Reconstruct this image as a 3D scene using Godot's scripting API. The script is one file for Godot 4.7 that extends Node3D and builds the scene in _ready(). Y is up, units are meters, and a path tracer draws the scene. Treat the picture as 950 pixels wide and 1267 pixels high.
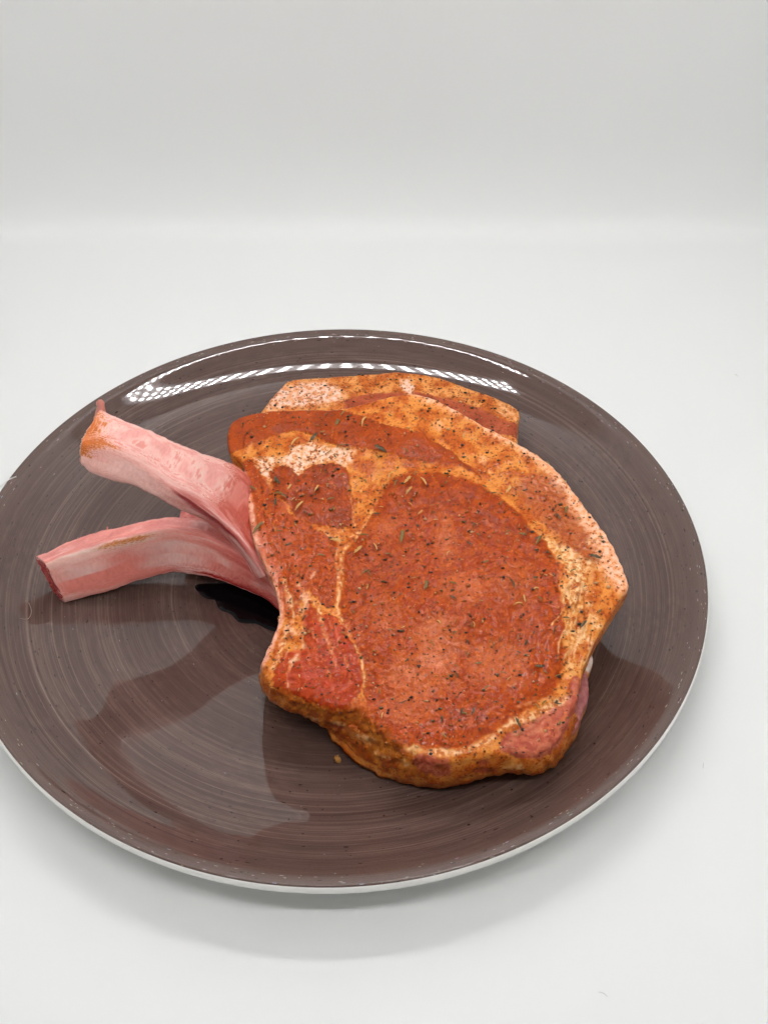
extends Node3D
# Two seasoned pork chops on a brown glazed plate in a small white light tent.

const RIM_Y := 0.0230          # height of the plate's lip
const FLAT_Y := 0.008         # height of the plate's flat bottom
const TAU_ := 6.2831853

# Outlines on the upper face of the front chop, in millimetres on its own tilted plane.
const CHOP := {
	"outline": [-67.3, -60.5, -72.6, -66.8, -74.1, -75.1, -71.8, -81.8, -62.8, -84.7, -47.3, -84.9, -32.6, -85.9, -22.7, -88.8, -11.9, -91.7, -2.6, -92.6, 6.5, -88.5, 19.9, -77.9, 34.2, -66.4, 45.3, -56.2, 52.9, -43.8, 59.6, -30, 64.4, -17.9, 67.5, -4.6, 64.7, 1.1, 59.2, 9.5, 54.7, 17.1, 51.2, 23.7, 48.4, 31.3, 46.7, 38.2, 43.7, 45.5, 39.9, 52, 36.3, 55.8, 29.9, 58.1, 23.2, 57.4, 16.2, 58.1, 9.2, 59.3, -0, 59.6, -8.8, 57, -15, 50.9, -20.1, 45.5, -25.3, 41.7, -33.1, 40.6, -41, 37.3, -48.7, 34.5, -52.8, 30.9, -55.5, 25.8, -54.2, 19.8, -51.5, 11.3, -50.5, 3.4, -52.4, -5.7, -56.6, -15.8, -60.8, -25.1, -62.8, -33.9, -65.1, -46.6],
	"foot": [0, 0, 0, 0, 0, 0, 0, 0, 0, 0, 0, 0, 0, 0, 0, 0, 0, 0, 0, 0, 0, 0, 0, 0, 0, 0, 0, 0, 0, 0, 0, 0, 0, 0, 0, 0, 0, 0, 0, 0, 0, 0, 0, 0, 0, 0, 0, 0, 0, 0, 0, 0, 0, 0, 0, 0, 0, 0, 0, 0, 0, 0, 0, 0, 0, 0, 0, 0, 0, 0, 0, 0, 48.3, 36.7, -26.8, 44.8, 41.8, -25.9, 40.7, 48, -24.7, 35.1, 51.7, -23.9, 26.6, 52, -23.5, 16.9, 54.8, -22.7, 9.9, 58, -21.9, -0.8, 59.2, -21.2, -10.7, 56.9, -21.1, -18.9, 53.5, -21.3, -26.4, 48.4, -21.7, -33, 41.5, -22.5, -36.5, 35.1, -23.3, -45.1, 28.2, -24, -52, 23.2, -24.4, -56.6, 18.5, -24.9, -58.3, 14.4, -25.5, 0, 0, 0, 0, 0, 0, 0, 0, 0, 0, 0, 0, 0, 0, 0, 0, 0, 0, 0, 0, 0, 0, 0, 0],
	"eye": [-13.3, -49.6, -8.3, -52.4, 2.6, -53.2, 14.2, -50.2, 23.8, -43.6, 31.1, -35.9, 36.2, -27.6, 41.3, -20.6, 44.8, -12.4, 43.8, -6.5, 44, 3.1, 44.4, 11, 43.4, 20.5, 43, 27.9, 39.5, 35.4, 31.8, 41.8, 26.5, 45.1, 20.4, 49.4, 11.6, 54.7, 0.8, 55.8, -7.7, 55.1, -13.5, 48.7, -19.1, 42.9, -21, 36.3, -21.1, 30.2, -23.3, 20.3, -26.6, 13.5, -29.6, 8.1, -30, 2.4, -29.4, -6, -29.3, -17.3, -23.8, -25.3, -17.3, -39.9],
	"cap": [-74.4, -71.5, -73.8, -78.6, -70.7, -83.7, -63.2, -86.7, -53, -87.5, -41.2, -87.1, -32, -85.9, -24.2, -82, -17.5, -78.1, -8.4, -74.6, 1.5, -69.6, 10.3, -62.7, 19.6, -52.2, 11.8, -56.6, -2.9, -59.4, -17.4, -63.7, -24, -65.5, -32.1, -66.5, -39.8, -71.1, -46.6, -74.1, -56.5, -72.5, -64.6, -69.6, -73.1, -65.7],
	"rib": [-56.3, -55.9, -53.1, -58.1, -49.2, -56.8, -46, -52.6, -43.2, -55.9, -40.3, -58, -35.2, -58.6, -28.6, -56.5, -27, -47.9, -25.7, -38.8, -26.2, -31.7, -29.9, -29.4, -36.2, -30.6, -42.6, -32.9, -46.4, -35.2, -50.8, -41.8, -54.2, -45.5, -56, -51.1],
	"side": [-67.9, -60.1, -64.4, -62.3, -61.7, -57.6, -57.1, -50, -52.6, -43.3, -49.5, -38.1, -45.2, -33.7, -39.9, -29.7, -32.9, -25.3, -30.8, -17.4, -31.1, -6.1, -31.7, 3, -35.5, 1.6, -37.8, -1.7, -41.2, -4.4, -43.4, -1.8, -44.2, 5.2, -47.4, 6.7, -50.5, -0.7, -53.1, -8.7, -57.6, -18.1, -61.5, -27.2, -64.3, -42.9],
	"fan": [-40.8, -0.2, -38.2, 3.4, -36.2, 6.7, -33.5, 5.8, -30.4, 8.7, -26.5, 15.9, -22.7, 24.5, -21.6, 32.2, -23.6, 37.1, -27.9, 39.9, -32.6, 40.4, -37.1, 38, -45.3, 34.6, -51, 30.4, -49.4, 25.4, -47.5, 20.9, -42.7, 21, -40.9, 17.7, -41.6, 8.1],
	"flap": [20.7, 54.4, 25.5, 49.8, 32, 45.8, 38, 40.5, 42.9, 37.5, 45.5, 31.2, 49, 32.4, 47.5, 43.3, 43.1, 52.1, 38.6, 58, 31.1, 59.4, 23.7, 58.7],
	"front_red": [-5.7, 57.1, 1.2, 58.3, 5.2, 59.4, 6, 64.8, -0.2, 67.3, -6.3, 62.7],
	"rim_pale": [-5.7, -95.2, -1.1, -90, 10.9, -81.5, 25.5, -69.9, 39.5, -57.1, 47.4, -46.5, 53.3, -32, 57.5, -18.1, 60.7, -4.1, 66.1, 3.4, 73.8, -4.4, 68.7, -31.5, 51.6, -61.2, 23.3, -85.8, 5.3, -98.9],
	"pale_top": [-63.9, -63, -53.9, -61.9, -42.2, -70, -34.5, -65.8, -25.5, -63.2, -31.4, -58.5, -43.2, -57.8, -45.4, -52.6, -50.7, -57.3, -56.3, -57.5, -56.8, -50, -61, -55.7],
	"pale_right": [37.2, -25.5, 45.3, -21.2, 53, -14.9, 53.7, -5, 50, 3, 50.5, 17, 46.8, 28.9, 43.4, 31.7, 45.8, 16.9, 45.8, 4.4, 47.2, -11.7, 42.3, -18.6],
	"dark_spice": [33, -47, 40.5, -51.1, 49, -48.3, 52.9, -37.3, 58.5, -28.3, 59.9, -14.7, 54.1, -11.5, 48.2, -22.4, 40, -32.4, 34.7, -39],
	"edge_pale": [-67.3, -60.5, -63.1, -33.9, -60.8, -25.1, -56.6, -15.8, -52.4, -5.7, -50.5, 3.4, -51.5, 11.3, -54.2, 19.8, -55.8, 25.2, -61.4, 25.1, -64.1, -15, -69.9, -35.9],
	"front_fat": [-53, 31.2, -35.7, 38.6, -24.1, 39.4, -16.3, 46.1, -8.7, 56.5, 1.2, 58.8, 0.9, 70.7, -26.2, 63.6, -52.5, 41.1],
	"edge_line": [-66.1, -55.9, -63.4, -42.9, -61.3, -32.1, -59.7, -24.4, -55.7, -15.7, -51.8, -5.7, -50.3, 2.5, -50.9, 11.3, -53.5, 19.2, -54.8, 24.6],
	"s1": [-23.8, -26, -28.8, -19.3, -29.7, -6, -30.2, 5.6, -26.6, 13.8, -22.7, 23.6, -20.8, 33.7],
	"s2": [-23.8, -26, -25.6, -31.7, -26.3, -39.9, -27.3, -49],
	"s3": [-25, -26.1, -30.1, -24.8, -34.7, -26.7, -38.7, -28.9],
	"s4": [-62.5, -60.7, -57.7, -50.8, -53.2, -43.3],
	"s5": [-61.1, -47.9, -57.1, -39.1, -52.4, -28.3],
	"s6": [-41.4, -2.1, -38.3, 1.2, -35.6, 8.6, -34, 15.7, -30.6, 26.4],
	"s7": [-32.9, 27, -30.9, 36.4],
	"s8": [-27.5, 22.9, -25.5, 33],
	"s9": [-41.4, -2.1, -41.7, 5.2, -41.4, 13.1, -42.7, 21, -45.8, 28.4],
	"s10": [-46.1, -21.2, -45, -14.4, -43.8, -6.1, -41.4, -2.1],
	"s11": [-49.2, -9.5, -47.2, -1.3, -45.2, 6.7, -48.1, 14.5, -49.6, 22.1, -50.7, 26.5],
	"s12": [42.9, 38.1, 36.4, 42.5, 28.2, 46.2, 19.6, 51.6, 11.3, 56.3, -1.2, 57.2],
	"s13": [-37, 6, -33.7, 17.9],
	"s14": [-30.6, -24.5, -31.2, -14, -30.2, -6],
	"s15": [-23.8, -26, -17.3, -39.9, -13.3, -49.3],
}
# The back chop lies flat: millimetres in x and z.
const CHOP_BACK := {
	"outline": [-59.4, -13, -58.2, -18.6, -48.2, -22.5, -41.3, -35, -39.2, -56.1, -33.9, -72.4, -28.1, -84.8, -22.8, -93.3, -11.7, -96, 2, -97.6, 26, -99.3, 41.4, -96, 56.4, -88.5, 72.1, -77.5, 71.9, -65.9, 71.3, -54.6, 75.6, -37.3, 85.2, -8.8, 92.8, 15.5, 93.3, 34.3, 88.5, 48.6, 87.6, 53.8, 85.2, 60.5, 84.5, 68.1, 81.9, 75.2, 77.1, 83, 59.4, 90.6, 33.9, 92.1, 8.3, 81.4, -5.3, 65.5, -13.8, 45.1, -17.7, 25, -26.7, 7.6, -37.9, -3.8, -49, -9.6, -56.7, -11.3],
	"lean2": [0.6, -80.6, 15.7, -85.3, 32.6, -86.9, 49.2, -80.1, 65.3, -69.9, 72, -67.4, 71.6, -58.5, 64.6, -60.5, 45, -58.5, 25.5, -56.1, 2.8, -58.5],
	"pale2": [-26.7, -89, -8.2, -93.3, 0.5, -88, -1, -78.6, -14.2, -76, -30.8, -74.5],
	"pale2b": [24.2, -94.4, 28.3, -95.5, 30.3, -90.1, 27.5, -84.8, 24.5, -88],
	"end2": [63.3, -81.1, 72.2, -78.6, 72.2, -69.4, 64.8, -72.4],
	"raw2": [-61.5, -13, -59.5, -21.6, -37.5, -35, -26.6, -13, -20.6, 34.3, -33.5, 13.5, -51.6, 7.6],
	"purple2": [79.3, 60.5, 87.3, 60.5, 85.9, 72, 79.1, 86, 69.9, 87.6, 71.7, 68.7],
	"white2": [84.7, 48.6, 90.4, 46.8, 88.9, 58.8, 83.9, 59.5],
}
const BONE := {
	"back_top": [Vector3(-0.0783, 0.0830, -0.0098), Vector3(-0.0672, 0.0765, -0.0085), Vector3(-0.0559, 0.0695, -0.0088), Vector3(-0.0456, 0.0610, -0.0119), Vector3(-0.0351, 0.0500, -0.0157), Vector3(-0.0269, 0.0400, -0.0096), Vector3(-0.0209, 0.0300, 0.0013)],
	"front_top": [Vector3(-0.0824, 0.0825, 0.0077), Vector3(-0.0743, 0.0785, 0.0057), Vector3(-0.0643, 0.0715, 0.0057), Vector3(-0.0552, 0.0645, 0.0086), Vector3(-0.0470, 0.0570, 0.0085), Vector3(-0.0393, 0.0485, 0.0095), Vector3(-0.0316, 0.0395, 0.0130), Vector3(-0.0241, 0.0300, 0.0198)],
	"front_low": [Vector3(-0.0835, 0.0735, 0.0106), Vector3(-0.0786, 0.0700, 0.0112), Vector3(-0.0686, 0.0640, 0.0097), Vector3(-0.0596, 0.0575, 0.0098), Vector3(-0.0539, 0.0505, 0.0083), Vector3(-0.0455, 0.0430, 0.0069), Vector3(-0.0375, 0.0350, 0.0084), Vector3(-0.0291, 0.0240, 0.0160)],
}
const BONE_BACK := {
	"back_top": [Vector3(-0.1098, 0.0250, 0.0055), Vector3(-0.0927, 0.0270, -0.0032), Vector3(-0.0759, 0.0290, -0.0067), Vector3(-0.0591, 0.0300, -0.0099), Vector3(-0.0465, 0.0290, -0.0092), Vector3(-0.0316, 0.0270, -0.0003), Vector3(-0.0193, 0.0230, 0.0108), Vector3(-0.0088, 0.0180, 0.0220)],
	"front_top": [Vector3(-0.1045, 0.0270, 0.0113), Vector3(-0.0899, 0.0290, 0.0060), Vector3(-0.0766, 0.0300, 0.0017), Vector3(-0.0606, 0.0300, -0.0024), Vector3(-0.0474, 0.0290, -0.0001), Vector3(-0.0340, 0.0265, 0.0073), Vector3(-0.0214, 0.0220, 0.0166), Vector3(-0.0100, 0.0170, 0.0287)],
	"front_low": [Vector3(-0.0996, 0.0100, 0.0155), Vector3(-0.0866, 0.0110, 0.0121), Vector3(-0.0714, 0.0110, 0.0049), Vector3(-0.0621, 0.0110, 0.0025), Vector3(-0.0510, 0.0110, 0.0041), Vector3(-0.0376, 0.0105, 0.0085), Vector3(-0.0240, 0.0090, 0.0162), Vector3(-0.0117, 0.0090, 0.0314)],
}
# herb needles on the front chop: both ends in millimetres, then the kind
const HERBS = [-46.7, -36.7, -43.6, -40.7, 1, -54.1, -38.6, -53.8, -42.2, 2, -54.9, -45.2, -49.8, -42.8, 0, -54.3, -52.6, -52.3, -48.7, 2, -35.7, -40.9, -32.7, -42.2, 0, -40, -44.9, -38.6, -48, 1, -13.4, -48.9, -11.3, -53.3, 1, -7.8, -47.3, -5.3, -50.8, 1, -1.8, -50.5, 0.3, -46.5, 1, -7.3, -42.1, -4.8, -45.7, 1, -11.4, -45.4, -9.9, -49.3, 0, -25.5, -17.4, -22.5, -20.3, 1, -18.8, -21.5, -17.4, -18.5, 1, -9.3, -20.5, -8.3, -26.5, 0, -22.8, -8.5, -19.5, -10.3, 0, -23.8, -24.8, -20.4, -24.4, 0, 27, -5.7, 28.9, -1.2, 2, 31.7, 0.6, 32.2, 3.7, 1, 27.9, 5.1, 31.4, 4.2, 1, 31.6, -24.7, 34.8, -23.9, 0, 37.3, -19.1, 39.9, -23.7, 0, 36.8, -21.9, 39.5, -23, 2, 14.2, 11.2, 14.7, 13.6, 1, 54.8, -14.9, 59.4, -13.2, 2, 47.9, -7.4, 50.3, -9.3, 0, 49.2, 14.1, 52.1, 10.6, 2, 41.2, 16.4, 42.3, 12.9, 2, 33.1, 28.1, 36.7, 27.9, 2, 39.6, 31.6, 42.1, 30.6, 0, 25.9, 46.1, 27.8, 49.6, 2, 30.7, 47.3, 33.2, 47.6, 0, 39.1, 48.4, 40.4, 46.3, 0, 8.9, 45.4, 10.1, 42.3, 2, 12.7, 45.6, 13.5, 42.9, 2, -23.3, -73.9, -21.3, -79.6, 1, -33.2, -74.8, -32.7, -79.5, 0, -31.5, -80.3, -29.2, -83.3, 0, -42.9, -68.3, -40.3, -72.4, 2, -32.7, -65, -29.1, -65.7, 0, -19.1, -64.9, -14, -61.6, 2, -49.4, -66.2, -46.3, -70.3, 1, -29.1, -79.2, -26.6, -80.3, 2, -3.8, -50.3, -2.8, -53.4, 0, -49.9, -45.8, -48.7, -48.6, 1, -61.3, -28.3, -57.6, -32.3, 0, -63.8, -48.7, -61.3, -46.5, 0, -53.9, 34.7, -51.8, 34.7, 1, -34.1, -24.4, -29.9, -23.4, 1, -38.4, -17.8, -35, -17.3, 0, -50, -22, -46.9, -23.3, 2, -53.2, -28.5, -50.6, -28.1, 0, -1.4, -1.7, -0.6, -6.1, 0, 16.7, 36.5, 19, 35.1, 0, -16.8, 37.1, -15.8, 35.2, 0, -15.5, 46, -15.1, 43.5, 1, 28.2, -42.4, 30.4, -45.9, 1, 45.3, -33.7, 47.1, -30.7, 2, 48.5, -33, 50, -36.9, 0, 20.5, 21.5, 21.5, 18.9, 0, 7, -4.6, 9.6, -3.4, 0, 15, -28.8, 17.4, -27, 2, -3.1, -32.8, -1.1, -34.7, 1, -19.9, -33.5, -17.6, -35, 1, 36.4, 1.8, 38.3, 2.8, 0, 0.1, 18, 1.7, 19.6, 0, 18.5, -12, 20.9, -13, 0, 6.6, -15.2, 8.1, -17.2, 1, 30.6, 20.8, 32.1, 18.2, 2, 22.1, 30.4, 24.4, 30.9, 0, 8.2, 29.8, 9.3, 32.1, 2]

var rng := RandomNumberGenerator.new()
var taken := {}


func _ready() -> void:
	rng.seed = 4711
	# ---- camera
	var cam := Camera3D.new()
	cam.name = "camera"
	cam.position = Vector3(0.0174, RIM_Y + 0.3277, 0.3059)
	cam.rotation = Vector3(-0.7901, 0, 0)
	cam.fov = 45.8
	cam.near = 0.02
	cam.far = 20.0
	add_child(cam)
	cam.current = true
	# ---- the dim room outside the tent, exposure
	var env := Environment.new()
	env.background_mode = Environment.BG_COLOR
	env.background_color = Color(0.40, 0.40, 0.40)
	env.tonemap_mode = Environment.TONE_MAPPER_LINEAR
	env.tonemap_exposure = 1.0
	env.sdfgi_enabled = true
	env.ssao_enabled = true
	env.ssil_enabled = true
	var we := WorldEnvironment.new()
	we.name = "environment"
	we.environment = env
	add_child(we)
	# ---- the lamp: a bar of LEDs under the tent's ceiling
	light_bar("white bar of small LEDs mirrored in the far rim of the plate", Vector3(0.008, 0.47, -0.108), 0.32, 156.0, 0.006)
	light_bar("white bar of small LEDs above the near side of the plate", Vector3(0.015, 0.47, 0.24), 0.36, 186.0, 0.006)
	# ---- setting
	tent()
	# ---- objects
	plate()
	chops()
	small_things()


# ------------------------------------------------------------------ helpers
func numbered(called: String) -> String:
	var k: int = taken.get(called, 0)
	taken[called] = k + 1
	return called if k == 0 else "%s_%03d" % [called, k]


func thing(called: String, label: String, category: String, at := Vector3.ZERO, group := "") -> Node3D:
	var o := Node3D.new()
	o.name = numbered(called)
	add_child(o, true)
	o.position = at
	tag(o, label, category, group)
	return o


func tag(o: Node3D, label: String, category: String, group := "") -> void:
	o.set_meta("label", label)
	o.set_meta("category", category)
	if group:
		o.set_meta("group", group)


func part(called: String, mesh: Mesh, m: Material, parent: Node3D) -> MeshInstance3D:
	var o := MeshInstance3D.new()
	o.name = called if parent != self else numbered(called)
	o.mesh = mesh
	o.material_override = m
	parent.add_child(o, true)
	return o


func mat(c: Color, rough: float, spec := 0.5) -> StandardMaterial3D:
	var m := StandardMaterial3D.new()
	m.albedo_color = c
	m.roughness = rough
	m.metallic_specular = spec
	return m


func mesh_of(v: PackedVector3Array, n: PackedVector3Array, uv: PackedVector2Array, idx: PackedInt32Array, col := PackedColorArray()) -> ArrayMesh:
	var a := []
	a.resize(Mesh.ARRAY_MAX)
	a[Mesh.ARRAY_VERTEX] = v
	if n.size():
		a[Mesh.ARRAY_NORMAL] = n
	if uv.size():
		a[Mesh.ARRAY_TEX_UV] = uv
	if col.size():
		a[Mesh.ARRAY_COLOR] = col
	a[Mesh.ARRAY_INDEX] = idx
	var m := ArrayMesh.new()
	m.add_surface_from_arrays(Mesh.PRIMITIVE_TRIANGLES, a)
	return m


# A grid of rows x cols vertices (cols wraps round when closed) as one mesh with smooth normals. The front faces run clockwise.
func grid_normals(v: PackedVector3Array, rows: int, cols: int, closed: bool, flip := false) -> PackedVector3Array:
	var n := PackedVector3Array()
	n.resize(v.size())
	for j in rows:
		for i in cols:
			var il := (i + cols - 1) % cols if closed else maxi(i - 1, 0)
			var ir := (i + 1) % cols if closed else mini(i + 1, cols - 1)
			var ju := maxi(j - 1, 0)
			var jd := mini(j + 1, rows - 1)
			var a := v[j * cols + ir] - v[j * cols + il]
			var b := v[jd * cols + i] - v[ju * cols + i]
			var c := a.cross(b)
			if flip:
				c = -c
			n[j * cols + i] = c.normalized() if c.length_squared() > 0.0 else Vector3.UP
	return n


func grid_index(rows: int, cols: int, closed: bool, flip := false) -> PackedInt32Array:
	var idx := PackedInt32Array()
	var last := cols if closed else cols - 1
	for j in rows - 1:
		for i in last:
			var a := j * cols + i
			var b := j * cols + (i + 1) % cols
			var c := a + cols
			var d := b + cols
			if flip:
				idx.append_array(PackedInt32Array([a, b, d, a, d, c]))
			else:
				idx.append_array(PackedInt32Array([a, d, b, a, c, d]))
	return idx


func noise(freq: float, seed_: int, octaves := 3, kind := FastNoiseLite.TYPE_SIMPLEX_SMOOTH) -> FastNoiseLite:
	var n := FastNoiseLite.new()
	n.noise_type = kind
	n.seed = seed_
	n.frequency = freq
	n.fractal_octaves = octaves
	return n


func noise_bytes(w: int, h: int, freq: float, seed_: int, octaves := 3) -> PackedByteArray:
	var im := noise(freq, seed_, octaves).get_image(w, h, false, false, true)
	im.convert(Image.FORMAT_L8)
	return im.get_data()


func pts(a: Array) -> PackedVector2Array:
	var p := PackedVector2Array()
	for k in a.size() / 2:
		p.append(Vector2(a[2 * k], a[2 * k + 1]))
	return p


# Closed or open Catmull-Rom through points; `per` steps a span.
func smooth2(p: PackedVector2Array, per: int, closed: bool) -> PackedVector2Array:
	var r := PackedVector2Array()
	var n := p.size()
	for k in (n if closed else n - 1):
		var p0 := p[(k - 1 + n) % n] if closed or k > 0 else p[0]
		var p1 := p[k]
		var p2 := p[(k + 1) % n]
		var p3 := p[(k + 2) % n] if closed or k + 2 < n else p[n - 1]
		for s in per:
			r.append(p1.cubic_interpolate(p2, p0, p3, float(s) / per))
	if not closed:
		r.append(p[n - 1])
	return r


func rand(a: float, b: float) -> float:
	return rng.randf_range(a, b)


# ------------------------------------------------------------------ lamp and tent
func light_bar(label: String, at: Vector3, long: float, glow: float, extra: float) -> void:
	var t := thing("light_bar", label, "lamp", at, "LED bars under the ceiling of the tent")
	var box := BoxMesh.new()
	box.size = Vector3(long + 0.02, 0.006, 0.045)
	var b := part("housing", box, mat(Color(0.85, 0.85, 0.85), 0.6), t)
	b.position.y = 0.004
	var chips := SurfaceTool.new()
	chips.begin(Mesh.PRIMITIVE_TRIANGLES)
	var n := int(long / 0.0118)
	for row in 3:
		for k in n:
			var x := -long / 2 + long * (k + 0.5) / n
			var z := (row - 1) * 0.0105
			var c := BoxMesh.new()
			c.size = Vector3(0.0036, 0.0012, 0.0036)
			chips.append_from(c, 0, Transform3D(Basis(), Vector3(x, 0.0, z)))
	var m := mat(Color(0.9, 0.9, 0.85), 0.5)
	m.emission_enabled = true
	m.emission = Color(1.0, 0.992, 0.996)
	m.emission_energy_multiplier = glow
	var cm := part("led_chips", chips.commit(), m, t)
	cm.set_meta("kind", "stuff")
	var a := AreaLight3D.new()
	a.name = "led_light"
	a.area_size = Vector2(long, 0.04)
	a.area_normalize_energy = true
	a.light_color = Color(1.0, 0.992, 0.996)
	a.light_energy = extra
	a.shadow_enabled = true
	a.rotation.x = -PI / 2
	a.position.y = -0.004
	t.add_child(a)


func sheet(called: String, profile: PackedVector2Array, x0: float, x1: float, m: Material) -> void:
	# profile in (z, y), drawn along x, with a thickness of 3 mm behind it
	var rows := profile.size()
	var cols := 25
	var v := PackedVector3Array()
	var ripple := noise(3.0, 5, 2)
	for j in rows:
		for i in cols:
			var x := lerpf(x0, x1, i / float(cols - 1))
			v.append(Vector3(x, profile[j].y, profile[j].x))
	var n := grid_normals(v, rows, cols, false, true)
	var idx := grid_index(rows, cols, false, true)
	var o := part(called, mesh_of(v, n, PackedVector2Array(), idx), m, self)
	o.set_meta("kind", "structure")


func tent() -> void:
	var white := mat(Color(0.915, 0.92, 0.915), 0.85, 0.3)
	# one seamless sheet: table, a rolled fold, back wall
	var p := PackedVector2Array()
	p.append(Vector2(0.9, 0.0))
	p.append(Vector2(0.3, 0.0))
	for k in 25:
		p.append(Vector2(0.28 - k * 0.0192, 0.0))
	# a soft swell of the sheet just before it turns up
	var z := -0.238
	for k in 9:
		var q := k / 8.0
		p.append(Vector2(lerpf(-0.19, z + 0.001, q), 0.0006 * sin(q * PI)))
	# the fold: quick at first, then an ever slower bend into the wall, which leans a little forward
	var y := 0.0
	var s_ := 0.0
	while s_ < 0.52:
		var step := 0.001 if s_ < 0.03 else 0.004
		var q := s_ + step / 2
		var th := 72.0 * smoothstep(0.0, 0.025, q)
		if q > 0.025:
			th = 72.0 + 20.0 * (1.0 - pow(1.0 - minf(1.0, (q - 0.025) / 0.050), 2.0))
		if q > 0.075:
			th = 92.0 + 7.0 * minf(1.0, (q - 0.075) / 0.1)
		z -= cos(deg_to_rad(th)) * step
		y += sin(deg_to_rad(th)) * step
		s_ += step
		p.append(Vector2(z, y))
	sheet("floor", p, -0.45, 0.45, white)
	var cloth := mat(Color(0.90, 0.905, 0.90), 0.9, 0.3)
	for s in [-1.0, 1.0]:
		var b := BoxMesh.new()
		b.size = Vector3(0.004, 0.56, 0.62)
		var o := part("side_wall", b, cloth, self)
		o.position = Vector3(s * 0.30, 0.283, 0.0)
		o.set_meta("kind", "structure")
	var c := BoxMesh.new()
	c.size = Vector3(0.61, 0.004, 0.62)
	var o := part("ceiling", c, cloth, self)
	o.position = Vector3(0.0, 0.50, 0.0)
	o.set_meta("kind", "structure")


# ------------------------------------------------------------------ plate
func plate_profile() -> PackedVector2Array:
	# (r, y) of the glazed face: flat, then an S that rises to the lip
	var p := PackedVector2Array()
	var y := 0.0
	var r := 0.0
	while r < 0.1342:
		p.append(Vector2(r, y))
		var step := 0.004 if r < 0.084 else 0.001
		var q := r + step / 2
		var slope := 0.0
		var bowl := 9.0 * pow(minf(q / 0.1, 1.0), 1.6)          # the whole plate is a very shallow bowl
		if q < 0.129:
			slope = lerpf(bowl, 33.6, smoothstep(0.100, 0.129, q))
		else:
			slope = lerpf(33.6, 5.0, smoothstep(0.129, 0.1345, q))
		y += tan(deg_to_rad(slope)) * step
		r += step
	var top := y
	for k in p.size():
		p[k].y += RIM_Y - 0.0004 - top
	return p


func plate_y(x: float, z: float) -> float:
	var p := plate_profile()
	var r := Vector2(x, z).length()
	for k in p.size() - 1:
		if p[k + 1].x >= r:
			return lerpf(p[k].y, p[k + 1].y, (r - p[k].x) / (p[k + 1].x - p[k].x))
	return p[-1].y


func lathe(profile: PackedVector2Array, cols: int, flip := false) -> ArrayMesh:
	var v := PackedVector3Array()
	var uv := PackedVector2Array()
	var rows := profile.size()
	for j in rows:
		for i in cols + 1:
			var a := TAU_ * i / cols
			v.append(Vector3(profile[j].x * cos(a), profile[j].y, profile[j].x * sin(a)))
			uv.append(Vector2(i / float(cols), profile[j].x / 0.136))
	# normals from the profile
	var n := PackedVector3Array()
	for j in rows:
		var d := (profile[mini(j + 1, rows - 1)] - profile[maxi(j - 1, 0)]).normalized()
		var q := Vector2(-d.y, d.x) * (-1.0 if flip else 1.0)
		for i in cols + 1:
			var a := TAU_ * i / cols
			n.append(Vector3(q.x * cos(a), q.y, q.x * sin(a)))
	return mesh_of(v, n, uv, grid_index(rows, cols + 1, false, flip))


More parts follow.
